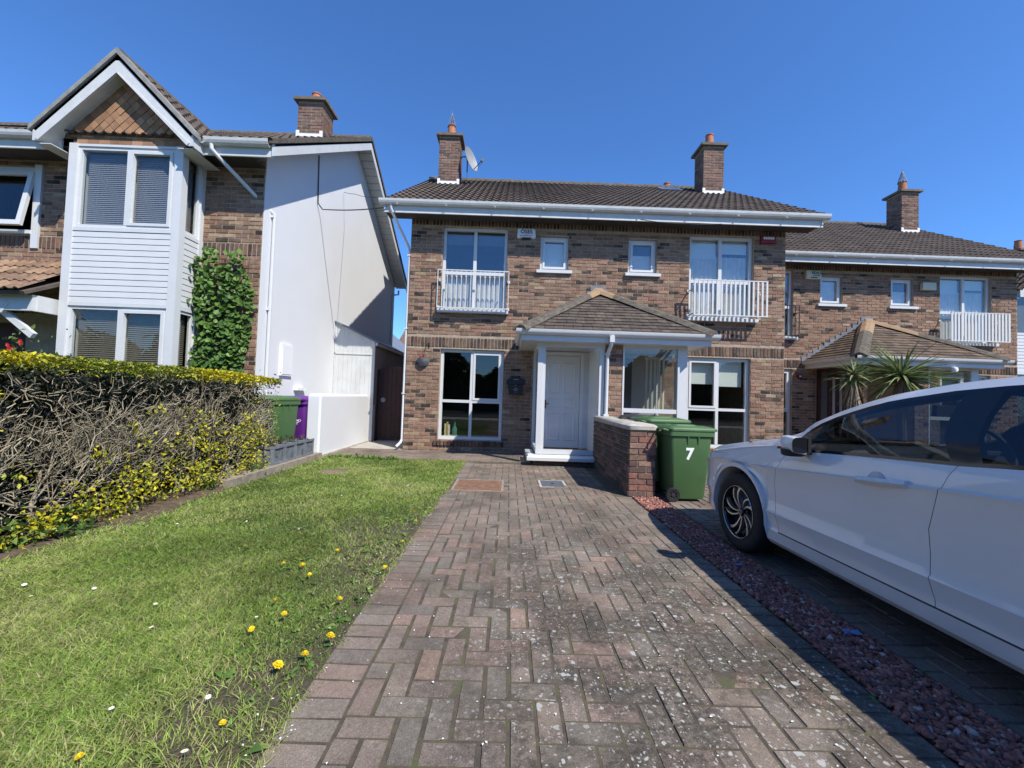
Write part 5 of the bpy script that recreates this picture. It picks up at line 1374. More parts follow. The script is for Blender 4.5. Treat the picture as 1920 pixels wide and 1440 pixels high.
# red azalea behind the hedge
def azalea():
    H = thing('azalea_shrub', 'small shrub with red flowers behind the hedge beside the bay', 'shrub', (-7.15, 6.1, 0)); r = random.Random(3)
    P = [(r.gauss(0,.22), r.gauss(0,.16), 1.0 + abs(r.gauss(.3,.25))) for i in range(420)]
    V, F, T = leaf_cloud(np.array(P), .07, np.array([(.10,.15,.04)]*420), 1., .5); stuff(link('leaves', mesh_np('leaves', V, F, T), LEAF, H))
    for i in range(9):
        c = (r.gauss(0,.2), -.1+r.gauss(0,.1), 1.50 + r.uniform(0,.30)); m = MB()
        for k in range(7):
            a = 2*math.pi*k/7; d = Vector((math.cos(a), -.5, math.sin(a)))*.034; u = Vector((-math.sin(a),0,math.cos(a)))*.017
            m.poly([Vector(c), Vector(c)+d*.7+u, Vector(c)+d, Vector(c)+d*.7-u], (.60,.04,.05) if r.random() < .7 else (.62,.12,.04))
        m.build('blossom', LEAF, H)
    m = MB()
    for k in range(8):
        a = r.uniform(0,6.28); m.tube([(0,0,0),(.07*math.cos(a),.07*math.sin(a),.7),(.2*math.cos(a),.15*math.sin(a),1.4)], [.016,.012,.005], 5, tint=(.11,.08,.06))
    m.build('stems', TWIG, H)
azalea()

# ------------------------------------------------------------------ cordyline in front of the far porch
def palm(label, loc, ht, n, L, seed, grp):
    H = thing('palm_tree', label, 'palm', loc, 0, grp); r = random.Random(seed)
    m = MB(); pts = [(0,0,0),(.03,.01,ht*.4),(-.01,.02,ht*.75),(0,0,ht)]; m.tube(pts, [.09,.075,.07,.06], 9, tint=(.13,.095,.07)); m.build('trunk', TWIG, H, True)
    lv = []
    for c in ((.12,.17,.06),(.18,.235,.09),(.26,.30,.13),(.085,.125,.045)):
        m = MB(); k = 6; w = [.55,.9,1.,.85,.5,.04]
        for i in range(k):
            t = i/(k-1); m.v += [(-.022*w[i], t, -.22*t*t+.012), (0, t, -.22*t*t), (.022*w[i], t, -.22*t*t+.012)]
        for i in range(k-1):
            a = i*3; m.f += [[a,a+1,a+4,a+3],[a+1,a+2,a+5,a+4]]; m.t += [c,c]
        lv.append(m)
    items = []
    for i in range(n):
        az = r.uniform(0, 2*math.pi); el = r.choice([r.uniform(-.5,.4), r.uniform(.0,1.2)]); s = L*r.uniform(.7,1.1)
        items.append(((.03*math.sin(az), -.03*math.cos(az), ht + r.uniform(-.12,.05)), tuple(Euler((el, r.gauss(0,.2), az), 'XYZ')), (1., s, s), r.randrange(4)))
    pieces(H, 'leaf', items, lv, LEAF, 300)
    V, F, T = [], [], []
    m = MB()
    for i in range(40):                                    # dead skirt
        az = r.uniform(0, 6.28); d = Vector((math.sin(az), math.cos(az), 0)); s = Vector((d.y,-d.x,0))*.016; z0 = ht-r.uniform(.05,.3); p0 = d*.06+Vector((0,0,z0)); p1 = d*r.uniform(.15,.3)+Vector((0,0,z0-.5))
        m.poly([p0-s, p0+s, p1+s*.3, p1-s*.3], (.26,.20,.13))
    m.build('dry_leaves', LEAF, H)
palm('large spiky green palm crown in front of the far porch', (7.95, 8.3, 0), 1.88, 170, .86, 4, 'palms before the far house')
palm('smaller spiky palm crown left of the large palm by the dark doorway', (7.08, 8.42, 0), 1.90, 70, .50, 6, 'palms before the far house')

# ------------------------------------------------------------------ bare street trees behind the viewer, seen only mirrored in the panes
def bare_tree(label, loc, ht, seed):
    H = thing('bare_tree', label, 'tree', loc, 0, 'bare trees across the road'); r = random.Random(seed); segs = []
    def grow(p, d, L, rad, dep):
        q = p
        for i in range(3):
            d = (d + Vector((r.gauss(0,.12), r.gauss(0,.12), r.gauss(.04,.08)))).normalized(); e = q + d*L/3
            segs.append((*q, *e, rad*(1-.1*i), rad*(1-.1*(i+1)))); q = e
            if dep > 1 and r.random() < .5: grow(q, (d + Vector((r.gauss(0,.7), r.gauss(0,.7), r.gauss(.1,.4)))).normalized(), L*.6, rad*.45, dep+1) if dep < 6 else None
        if dep < 6:
            for k in range(3 if dep < 4 else 2): grow(q, (d + Vector((r.gauss(0,.55), r.gauss(0,.55), r.gauss(.12,.3)))).normalized(), L*r.uniform(.66,.85), rad*.66, dep+1)
    grow(Vector((0,0,-.05)), Vector((0,0,1)), ht*.26, ht*.018, 0)
    k = [i for i, s in enumerate(segs)]
    tr = segs[:3]; V, F = tubes_np(tr, 10); link('trunk', mesh_np('trunk', V, F, np.tile([[.10,.085,.07]], (len(F),1)), True), TWIG, H)
    V, F = tubes_np(segs[3:], 3); stuff(link('crown', mesh_np('crown', V, F, np.tile([[.085,.07,.058]], (len(F),1))), TWIG, H))
bare_tree('tall bare tree across the road mirrored in the upper windows', (10.5, -19, 0), 14, 3)
bare_tree('wide bare tree across the road mirrored in the railing window', (-5.5, -20, 0), 12.5, 12)
bare_tree('slim bare tree across the road mirrored in the far windows', (24, -19, 0), 14, 21)

# ------------------------------------------------------------------ unseen evergreen belt, added beyond the road to darken the lower panes
n = 26000; x_ = -32 + 72*rng.random(n); top_ = 4.6 + 1.2*np.sin(x_*.55) + .8*np.sin(x_*1.37+1) 
q = np.stack([x_, -15.2 + 1.3*rng.normal(size=n)*.5 + .3*np.sin(x_*2), top_*rng.random(n)**.8], 1)
tb = stuff(link('added_evergreen_belt', mesh_np('added_evergreen_belt', *leaf_cloud(q, .55, (.035,.055,.02), 1., .3)), LEAF))
Vc, Fc = [], []  # solid core added so the mirrored belt stays dark without sky holes
for i in range(73):
    xx = -32 + i; tp = 3.9 + 1.2*math.sin(xx*.55) + .8*math.sin(xx*1.37+1) + .3*math.sin(xx*4.1)
    Vc += [(xx,-15.9,0),(xx,-15.6,tp*.7),(xx,-15.4,tp),(xx,-14.9,tp*.9),(xx,-14.7,tp*.5),(xx,-14.6,0)]
for i in range(72):
    for k in range(5): Fc.append((i*6+k, i*6+k+1, i*6+7+k, i*6+6+k))
cv, cf, ct = leaf_cloud(np.array([(0,0,0)]), .1, (1,1,1)); core = link('added_evergreen_core', mesh_np('added_evergreen_core', Vc, Fc, np.tile([[.018,.026,.012]], (len(Fc),1)), True), LEAF, tb); stuff(core)
tb['label'] = 'unseen evergreen belt added across the road to darken the lower windows'; tb['category'] = 'trees'
# ------------------------------------------------------------------ low brick garden wall with concrete coping
def garden_wall():
    rnd = random.Random(77); W = thing('garden_wall', 'low brick dividing wall with concrete coping between porch and bins', 'wall', (1.705, 5.19, 0))
    core = MB().box(-.158,.158,.012,2.2,-.1,.84).build('core', MORTAR, W)
    fr = [((p[0], p[1], p[2]), e, s, v) for (p, e, s, v) in lay(-.17,.17,.0,.84,[],rnd,L=.225,yf=.0,nvar=14)]
    pieces(core, 'brick', fr, BV_RED, WALLBRICK, 300)
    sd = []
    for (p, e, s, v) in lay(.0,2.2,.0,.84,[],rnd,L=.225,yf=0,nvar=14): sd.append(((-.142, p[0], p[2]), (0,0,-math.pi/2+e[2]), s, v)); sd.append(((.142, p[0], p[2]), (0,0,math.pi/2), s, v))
    pieces(core, 'side_brick', sd, BV_SHADED, WALLBRICK, 300, 'side_brick_field')
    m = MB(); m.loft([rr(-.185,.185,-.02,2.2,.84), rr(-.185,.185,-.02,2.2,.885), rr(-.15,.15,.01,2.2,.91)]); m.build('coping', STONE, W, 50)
BV_SHADED = brick_variants([((.12,.085,.072),4),((.085,.07,.064),4),((.16,.10,.082),3),((.20,.125,.10),2)], 14, 18)  # darker bricks for the wall sides, the shade of that face in their colour
garden_wall()

# ------------------------------------------------------------------ small things fixed to the houses
A = thing('alarm_box', 'white alarm box with dark OSES lettering beside the small upper window', 'alarm box', (2.115-1.85, 8.846, 4.735))
m = MB(); pr = [(-.19,.075),(-.165,.10),(.165,.10),(.19,.075),(.20,-.085),(.17,-.105),(.125,-.10),(.10,-.08),(-.10,-.08),(-.125,-.10),(-.17,-.105),(-.20,-.085)]
m.extrude(pr, 'y', -.06, 0); m.build('case', OFFWHITE, A)
m = MB(); m.box(-.09,.09,-.045,0,-.12,-.085); m.build('strobe', BLACKP, A)
text('lettering', '\u00d3SES', .115, INK, A, (0,-.0615,.035), bold=.002); text('small_lettering', 'security', .03, GREYINK, A, (0,-.0615,-.022))
m = MB(); 
for i in range(9): m.box(-.135+i*.03,-.112+i*.03,-.0625,-.06,-.06,-.043)
m.build('print_line', GREYINK, A)
A = thing('alarm_box', 'red alarm box under the eaves, darkened for their shade, near the corner of the brick house', 'alarm box', (5.52, 8.846, 4.80))
MB().extrude([(-.16,.08),(.15,.08),(.165,-.09),(.06,-.085),(-.06,-.085),(-.17,-.10)], 'y', -.06, 0).build('case', REDP, A)
m = MB()
for i in range(6): m.box(-.115+i*.04,-.085+i*.04,-.0625,-.06,-.01,.045)
m.build('print_line', OFFWHITE, A)
A = thing('alarm_box', 'cream alarm box with black letters beside the small window of the far house', 'alarm box', (8.03, 10.916, 4.72))
MB().extrude([(-.20,.11),(.20,.11),(.20,-.07),(.16,-.11),(-.20,-.11)], 'y', -.08, 0).build('case', CREAM, A)
text('lettering', 'EEALS', .10, INK, A, (.07,-.0815,.05), bold=.002); text('small_lettering', '2679960', .055, INK, A, (.07,-.0815,-.018)); MB().box(-.09,.09,-.083,-.08,-.085,-.06).build('strobe', BLACKP, A)
A = thing('alarm_box', 'plain cream alarm box beside the white railed window of the far house', 'alarm box', (11.14, 10.916, 4.52))
MB().extrude([(-.18,.08),(-.165,.10),(.165,.10),(.18,.08),(.18,-.09),(.16,-.10),(-.16,-.10),(-.18,-.09)], 'y', -.08, 0).build('case', CREAM, A)
A = thing('bell_box', 'tiny red box on the brick beside the tall ground floor window of the far house', 'box', (7.72, 10.916, 2.0))
MB().box(-.05,.05,-.04,0,-.06,.05).build('case', REDP, A); MB().box(-.03,.03,-.045,-.04,-.02,.02).build('panel', OFFWHITE, A)

# letterbox
L = thing('letterbox', 'black metal letterbox with silver emblem on the brick beside the porch', 'letterbox', (.14, 8.846, 1.25))
m = MB(); m.extrude([(-.145,0),(.145,0),(.165,.25),(-.165,.25)], 'y', -.11, 0); m.build('body', BLACK, L)
m = MB(); m.extrude([(-.20,.22),(.20,.22),(.20,.285),(.14,.34),(.06,.37),(-.06,.37),(-.14,.34),(-.20,.285)], 'y', -.14, 0); m.build('hood', BLACK, L)
MB().box(-.05,.05,-.143,-.14,.315,.33).build('slot', STEEL, L)
m = MB(); m.lathe([(0,-.116),(.012,-.116),(.012,-.108),(0,-.108)], 10, (0,0,.195), 'y'); m.build('lock', STEEL, L)
m = MB(); c = [(.028*math.cos(k*math.pi/8), -.113, .11+.028*math.sin(k*math.pi/8)) for k in range(17)]; m.tube(c, .008, 5); m.poly([(-.06,-.1125,.115),(-.03,-.1125,.10),(-.025,-.1125,.08)]); m.poly([(.06,-.1125,.115),(.03,-.1125,.10),(.025,-.1125,.08)]); m.box(-.025,.025,-.114,-.111,.045,.052); m.build('emblem', STEEL, L)

# wall basket with red flower on its hook
B = thing('wall_basket', 'grey half basket with red flower fixed to the brick beside the window', 'plant basket', (-1.85, 8.846, 1.79))
m = MB(); rings = []
for z, r_ in ((0,.06),(.05,.10),(.12,.13),(.17,.14)): rings.append([(r_*math.cos(R(180+180*k/10)), r_*1.0*math.sin(R(180+180*k/10)), z) for k in range(11)])
m.loft(rings, True, True); m.build('basket', PLANTER, B, True)
m = MB(); m.tube([(.10,-.01,.52),(.10,-.06,.50),(.06,-.10,.46),(.0,-.10,.17)], .006, 5); m.tube([(.10,-.01,.52),(.10,-.005,.40)], .01, 5); m.build('bracket', BLACK, B)
m = MB(); r_ = random.Random(1)
for k in range(14):
    a = r_.uniform(0,6.28); p = Vector((-.04+r_.gauss(0,.03), -.07+r_.gauss(0,.02), .21+r_.gauss(0,.02))); d = Vector((math.cos(a),r_.uniform(-.5,.5),math.sin(a)))*.03; u = Vector((-math.sin(a),0,math.cos(a)))*.014; m.poly([p-u,p+d,p+u,p-d*.4], r_.choice([(.45,.03,.05),(.6,.2,.25),(.3,.02,.03)]))
m.build('blossom', LEAF, B)
# floodlight by the right railing
F_ = thing('floodlight', 'small dark floodlight on the brick beside the porch roof end', 'lamp', (4.22, 8.84, 2.68))
m = MB(); m.obox((0,-.12,.02),(.17,.09,.10),(.5,0,.2)); m.build('housing', BLACKP, F_); MB().tube([(0,0,-.03),(0,-.06,-.04),(0,-.10,0)], .012, 6).build('arm', BLACKP, F_); MB().box(-.03,.03,-.02,0,-.09,-.01).build('base', BLACKP, F_)
MB().obox((-.02,-.165,-.008),(.13,.006,.07),(.5,0,.2)).build('lens', LEAD, F_)
# security lamp of far porch
S_ = thing('porch_lamp', 'small white round lamp under the far porch gutter', 'lamp', (10.02, 9.2, 2.14))
MB().lathe([(0,-.07),(.05,-.05),(.065,0),(.05,.05),(0,.065)], 14).build('globe', OFFWHITE, S_, True)

# satellite dish on the left chimney
D = thing('satellite_dish', 'grey satellite dish bracketed to the side of the brick chimney', 'satellite dish', (-1.62, 11.62, 7.95))
m = MB(); m.tube([(0,0,0),(.06,-.02,.06),(.14,-.03,.07),(.20,-.03,.03),(.215,-.03,-.12),(.215,-.03,-.38)], .016, 7); m.box(-.005,.012,-.05,.05,-.06,.08); m.build('mount', BLACK, D)
m = MB(); n = 20; rings = []
ax = Vector((.86,-.45,.26)).normalized(); u = Vector((0,0,1)); u = (u-ax*u.dot(ax)).normalized(); v = ax.cross(u); c0 = Vector((.25,-.05,-.05))
for k in range(5):
    q = k/4; rings.append([c0 + ax*(.10*q*q) + (u*.36*q*math.cos(2*math.pi*i/n) + v*.31*q*math.sin(2*math.pi*i/n) if q else Vector((0,0,0))) for i in range(n)])
m.loft(rings, False); 
m.build('reflector', STEEL, D, True)
p0 = c0 + ax*.10 - u*.34; p1 = c0 + ax*.42 - u*.22
m = MB(); m.tube([p0, p1], .011, 6); m.obox(p1, (.07,.06,.09), (0,.5,.3)); m.tube([p1, p1+Vector((.0,0,-.05)), p0+Vector((.05,0,-.06)), p0], .005, 4); m.build('lnb_arm', BLACK, D)
MB().tube([(.215,-.03,-.38),(.22,-.03,-.62)], .005, 4).build('cable', BLACK, D)

# cables between the houses
def cable(name, label, pts, r=.008):
    m = MB(); P = []
    for a, b in zip(pts[:-1], pts[1:]):
        a, b = Vector(a), Vector(b)
        for k in range(8):
            t = k/8; P.append(a.lerp(b, t) + Vector((0,0,-.04*math.sin(math.pi*t)*(b-a).length/2 if abs(b.z-a.z) < 1 else 0)))
    P.append(Vector(pts[-1])); m.tube(P, r, 5); tag(m.build(name, BLACK), label, 'cable')
cable('cable', 'thick black cable running down the white gable then across to the brick house', [(-4.29,8.83,6.3),(-4.285,8.87,5.27),(-4.22,8.95,5.17),(-2.70,8.42,5.02)], .012)
cable('cable', 'thin dark wire strung from the white gable to the brick house gutter', [(-4.29,10.2,6.18),(-3.9,9.9,6.0),(-2.72,8.40,5.23)], .006)
cable('cable', 'thin black cable hanging under the fascia of the brick house', [(2.6,8.39,4.95),(3.6,8.40,4.90),(4.3,8.41,4.93)], .008)

# ------------------------------------------------------------------ house at the far right, seen as a sliver
def far_right_house():
    H = thing('bay_house', 'sliver of a house with white boarded bay beyond the far brick house', 'house', (15.35, 13.0, 0)); rnd = random.Random(5)
    m = MB(); m.box(-1.7,7,.0,.25,-.1,5.1); m.box(-1.7,-1.45,.25,7.5,-.1,5.1); m.build('wall', MORTAR, H)
    f = MB(); f.box(.0,.12,-.55,-.43,0,5.0); f.box(1.9,2.02,-.55,-.43,0,5.0); f.box(.0,.05,-.08,0,0,5.0); f.box(.02,.10,-.43,-.08,2.4,2.5); f.box(.02,.10,-.43,-.08,4.95,5.02); f.box(.12,1.9,-.54,-.45,2.4,2.5); f.box(.12,1.9,-.54,-.45,3.6,3.68); f.box(.12,1.9,-.54,-.45,4.95,5.02); f.box(.02,.10,-.43,-.08,3.6,3.68); b = f.build('bay_frame', WHITE, H)
    for i in range(11):
        z0 = 2.5+i*.1; MB().extrude([(.012,z0),(.02,z0+.09),(.05,z0+.095),(.05,z0)], 'y', -.43, -.08).build('siding_board', WHITE, b); MB().extrude([(-.538,z0),(-.53,z0+.09),(-.50,z0+.095),(-.50,z0)], 'x', .12, 1.9).build('siding_board', WHITE, b)
    for (z0, z1) in ((3.68,4.95),(.8,2.4)):
        MB().box(.05,.058,-.43,-.08,z0,z1).build('pane', GLASS, b); MB().box(.12,1.9,-.505,-.497,z0,z1).build('pane', GLASS, b)
    MB().box(.3,1.8,-.3,-.25,0,4.95).build('curtain', DARK, b)
    m = MB(); prism_poly(m, [(-1.7,-.5,5.15),(7,-.5,5.15),(7,3.9,7.9),(-1.7,3.9,7.9)], .06); prism_poly(m, [(-.25,-.95,4.9),(-.25,.2,4.9),(1.01,.9,6.3),(1.01,-.95,6.3)], .06); prism_poly(m, [(2.27,-.95,4.9),(1.01,-.95,6.3),(1.01,.9,6.3),(2.27,.2,4.9)], .06); o = m.build('roof', TILEFLAT, H)
    it = []; a2 = math.atan2(1.4,1.26)
    for r_ in range(6):
        for i in range(4): s0 = -.02+r_*.3; it.append(((-.25+s0*math.cos(a2), -.80+i*.3, 4.9+s0*math.sin(a2)), (a2,0,-math.pi/2), (1,1,1), rnd.randrange(9)))
    pieces(o, 'roof_tile', it, RT, TILE, 300)
    m = MB(); m.extrude([(1.01,6.27),(-.25,4.87),(-.25,4.67),(-.15,4.67),(1.01,5.95)], 'y', -.95,-.92); m.extrude([(1.01,6.27),(2.27,4.87),(2.27,4.67),(2.17,4.67),(1.01,5.95)], 'y', -.95,-.92); m.build('barge_board', WOODW, H)
    chimney(H, 4.2, 4.8, 2.6, 3.2, 7.0, 7.5, rnd, bricks=False)
far_right_house()
# house behind, glimpsed through the side passage
H = thing('far_house', 'pale gabled house glimpsed beyond the side gate', 'house', (-6.3, 19.5, 0))
m = MB(); m.box(-3,.6,0,5,0,3.4); m.extrude([(-3,3.4),(.6,3.4),(-1.2,5.0)], 'y', 0, 5); m.build('wall', RENDERW, H)
m = MB(); prism_poly(m, [(-1.2,-.2,5.12),(.9,-.2,3.25),(.9,5.2,3.25),(-1.2,5.2,5.12)], .06); prism_poly(m, [(-1.2,-.2,5.12),(-1.2,5.2,5.12),(-3.3,5.2,3.25),(-3.3,-.2,3.25)], .06); m.build('roof', LEAD, H)
m = MB(); m.extrude([(-1.2,5.08),(.9,3.2),(.9,3.0),(-1.2,4.85)], 'y', -.22, -.19); m.build('barge_board', WOODW, H)
H = thing('far_roof_house', 'brown roofed house far beyond the side passage', 'house', (-6.2, 30, 0)); MB().box(-2,6,0,6,0,4.2).build('wall', MORTAR, H)
m = MB(); prism_poly(m, [(-2.3,-.3,4.2),(6.3,-.3,4.2),(6.3,3,6.3),(-2.3,3,6.3)], .08); prism_poly(m, [(-2.3,6.3,4.2),(-2.3,3,6.3),(6.3,3,6.3),(6.3,6.3,4.2)], .08); m.build('roof', surf('brown_roof', (.16,.10,.07), .9, .2, 4, .2, 20), H)
# concrete step pad before the gate is part of the side passage sheet

# a few things standing on the inner sill of the left ground floor window
for (x, w, h, c, lab) in ((-1.40, .035, .26, (.60,.50,.26), 'cream spined book standing in the corner of the ground floor window'), (-1.355, .03, .30, (.40,.30,.12), 'tall tan book standing in the ground floor window'), (-1.32, .025, .24, (.62,.58,.46), 'pale thin book beside the green bottle in the window')):
    m = MB().box(x, x+w, 9.14, 9.32, .30, .30+h); m.box(x+.003, x+w-.003, 9.136, 9.139, .34, .30+h-.05)
    tag(m.build('book', surf('book_cover_%d' % int(-x*1000), c, .8, .1, 20, 0)), lab, 'book')
m = MB().lathe([(0,.30),(.05,.30),(.055,.34),(.055,.46),(.02,.52),(.016,.60),(.022,.61),(.0,.61)], 16, (-1.18, 9.2, 0)); tag(m.build('bottle', surf('green_bottle', (.05,.16,.13), .15, .05, 10, 0), None, True), 'dark green bottle standing on the inner sill of the ground floor window', 'bottle')
tag(MB().box(-1.45,-.2,9.10,9.40,.255,.299).build('inner_sill', BLIND), 'pale inner window board behind the left ground floor window', 'sill')
# ------------------------------------------------------------------ white hatchback on the neighbouring drive
CARW = surf('white_car_paint', (.62,.635,.65), .28, .015, 3, 0, spec=.5, coat=1.)
TYRE = surf('tyre_rubber', (.022,.022,.023), .75, .15, 20, .3, 90, .3)
ALLOY = surf('machined_alloy', (.62,.62,.63), .32, .05, 20, 0, metal=.9)
GLOSSB = surf('gloss_black', (.012,.012,.014), .12, .05, 10, 0, spec=.6)
CABIN = surf('car_cabin_trim', (.03,.031,.034), .7, .1, 10, .1, 80)
SEATM = surf('car_seat_cloth', (.045,.046,.05), .9, .1, 20, .2, 200)
SILLM = surf('car_sill', (.50,.51,.52), .4, .08, 6, .05, 40, coat=.3)
LAMPM = surf('headlight_glass', (.55,.58,.60), .08, .05, 10, 0, spec=.8)
def car():
    C = thing('parked_car', 'white five-door hatchback parked on the neighbouring drive beside the gravel', 'car', (2.778, 3.45, 0), R(2.0))
    I = lambda f, tab: float(np.interp(-f, [-a for a, _ in tab], [b for _, b in tab]))
    Wt = [(.82,.50),(.79,.62),(.74,.72),(.66,.79),(.55,.835),(.40,.86),(.2,.873),(0,.877),(-1,.877),(-2.4,.875),(-2.8,.86),(-3.0,.83),(-3.15,.78),(-3.25,.68)]
    ZC = [(.82,.60),(.5,.69),(.2,.725),(-.48,.752),(-1.5,.845),(-2.5,.90),(-3.25,.92)]
    ZB = [(.82,.655),(.7,.70),(.5,.745),(.2,.80),(-.1,.855),(-.40,.89),(-.8,.908),(-1.6,.965),(-1.95,.99),(-2.6,1.02),(-3.25,1.03)]
    ZR = [(.82,.67),(.7,.715),(.5,.76),(.2,.815),(-.1,.87),(-.36,.915),(-.50,.995),(-.65,1.07),(-.80,1.14),(-.95,1.20),(-1.13,1.252),(-1.41,1.30),(-1.66,1.325),(-2.0,1.34),(-2.4,1.325),(-2.8,1.27),(-3.05,1.17),(-3.25,1.06)]
    VR = [(.82,-.05),(.2,-.055),(-.1,-.06),(-.36,-.075),(-.65,-.145),(-.95,-.20),(-1.3,-.235),(-1.7,-.25),(-2.4,-.26),(-2.9,-.27),(-3.25,-.25)]
    ZM = [(.82,.67),(.75,.72),(.6,.79),(.35,.855),(.1,.905),(.0,.925),(-.12,.97),(-.5,1.135),(-.9,1.315),(-1.05,1.36),(-1.3,1.39),(-1.7,1.405),(-2.2,1.40),(-2.7,1.35),(-3.0,1.28),(-3.12,1.2),(-3.25,1.08)]
    RA = .365; ZW = .315; AX = (0., -2.55)
    cols = [.82,.805,.785,.76,.73,.70,.66,.61,.55,.48,.42]
    for fc in AX: cols += [fc+RA+.004] + [fc + RA*math.cos(math.pi*k/16) for k in range(17)] + [fc-RA-.004]
    cols += [-.40,-.44,-.48,-.4835,-.55,-.62,-.70,-.80,-.90,-1.0,-1.1,-1.2,-1.3,-1.42,-1.47,-1.5,-1.5035,-1.56,-1.62,-1.75,-1.88,-2.0,-2.1,-2.16,-2.95,-3.0,-3.05,-3.1,-3.15,-3.2,-3.25]
    cols = sorted(set(round(c, 4) for c in cols), reverse=True)
    def cut_off(f, z):
        ta = [(.30,.0),(.40,.01),(.60,.04),(.70,.03),(.78,-.0),(.86,-.06),(.92,-.10)]
        tb = [(.30,-.02),(.42,-.005),(.47,-.012),(.56,.0),(.74,.0),(.84,-.05),(.90,-.075),(.97,-.10)]
        oa = float(np.interp(z, [a for a,_ in ta], [b for _,b in ta])); ob = float(np.interp(z, [a for a,_ in tb], [b for _,b in tb]))
        wa = max(0, 1-abs(f+.48)/.11) if f > -.48 else max(0, 1-abs(f+.4835)/.35); wb = max(0, 1-abs(f+1.5)/.35)
        if z > 1.0: k = max(0, 1-(z-1.0)/.1); oa *= k; ob *= k
        return oa*wa + ob*wb
    NR = 23
    def section(f):
        W = I(f, Wt); zc = I(f, ZC); zb = I(f, ZB); zr = I(f, ZR); vr = W + I(f, VR); zm = I(f, ZM)
        nose = max(0, (f-.45)/.37); tail = max(0, (-2.85-f)/.4)
        zs = .20 + .05*nose + .12*tail
        P = [(W-.16, zs-.01), (W-.045, zs), (W-.02, zs+.03), (W-.02, .298), (W-.025, .305), (W-.028, .335), (W-.004, .43), (W-.012, .445), (W-.020, .54), (W-.014, .65), (W-.009, zc-.022), (W, zc), (W-.014, zc+.007), (W-.020, (zc+zb)/2+.01), (W-.045, zb), (W-.050, zb+.018)]
        g0, g1 = P[-1], (vr+.012, zr-.022)
        for t in (.33,.66): P.append((g0[0]+(g1[0]-g0[0])*t + .012*math.sin(math.pi*t), g0[1]+(g1[1]-g0[1])*t))
        P += [g1, (vr, zr), (vr-.045, zr + .042*min(1, max(.1, (zm-zr)/.06)) if zm > zr else zr+.004)]
        v2, z2 = P[-1]
        for t in (.45, 1.): P.append((v2*(1-t), z2 + (max(zm, z2)-z2)*(1-(1-t)**2.2)))
        if nose > 0: P = [(max(0, v - .02*nose*abs(z-.55)/.2), z) for v, z in P]
        lim = None
        for fc in AX:
            if abs(f-fc) <= RA + 1e-4: lim = ZW + math.sqrt(max(0, RA*RA-(f-fc)**2))
        if lim is not None:
            top = 11; z1 = P[1][1]; zt = P[top][1]
            Q = list(P)
            for i in range(1, top): 
                t = (P[i][1]-z1)/(zt-z1); Q[i] = (P[i][0] + .012*(1-t)*0, lim + t*(zt-lim))
            Q[1] = (W-.012, lim); Q[0] = (W-.17, lim); Q[2] = (W+.004, lim+.004); Q[3] = (W+.006, lim+.035); Q[4] = (W-.002, lim+.040); P = Q
        return P
    grid = []
    for f in cols:
        S = section(f); grid.append([(v, f + cut_off(f, z), z) for v, z in S])
    nR = len(grid[0]); nC = len(cols)
    def region(i, j):
        """part of the quad between columns i,i+1 and rows j,j+1"""
        f = (cols[i]+cols[i+1])/2
        if -.4835 < f < -.48 and 4 <= j < 14: return 'gap'
        if -1.5035 < f < -1.5 and 4 <= j < 14: return 'gap'
        if j == 3 and -.48 > f > -2.17: return 'gap'
        if 1 <= j < 3 and -.37 > f > -2.18: return 'sill'
        if 4 <= j < 14 and -.4835 > f > -1.5: return 'door1'
        if 4 <= j < 14 and -1.5035 > f > -2.3 and not (j < 11 and f < -2.17): return 'door2' if f > -2.17 else 'body'
        if j == 14 and -.40 > f > -2.75: return 'trim'
        if 15 <= j < 18 and -.48 > f > -2.85:
            if f > -.60 and f > -.62: return 'trim'
            if -1.47 > f > -1.62: return 'trim'
            if -2.16 > f > -2.22: return 'trim'
            return 'glass1' if f > -1.47 else 'glass2' if f > -2.2 else 'glass3'
        if j == 18 and -.40 > f > -2.85: return 'trim'
        if 20 <= j and -.06 > f > -.98: return 'screen'
        if 20 <= j and f < -2.75 and f > -3.12: return 'rear'
        if 12 <= j < 15 and .74 > f > .47: return 'lamp'
        return 'body'
    buckets = {}
    for s in (-1, 1):
        for i in range(nC-1):
            for j in range(nR-1):
                q = [(i,j),(i+1,j),(i+1,j+1),(i,j+1)]; P = [Vector((s*grid[a][b][0], grid[a][b][1], grid[a][b][2])) for a, b in q]
                if (P[0]-P[2]).length < 1e-5: continue
                buckets.setdefault((region(i, j), s if region(i,j) not in ('body','screen','rear') else 0), []).append(P)
    def make(polys, inset=0.):
        vm = {}; mb = MB()
        for P in polys:
            ids = []
            for p in P:
                k = (round(p.x,5), round(p.y,5), round(p.z,5))
                if k not in vm: vm[k] = len(mb.v); mb.v.append((p.x, p.y, p.z))
                if vm[k] not in ids: ids.append(vm[k])
            if len(ids) >= 3: mb.f.append(ids); mb.t.append(None)
        return mb
    make(buckets[('body',0)]).build('body', CARW, C, 32)
    doors = {}
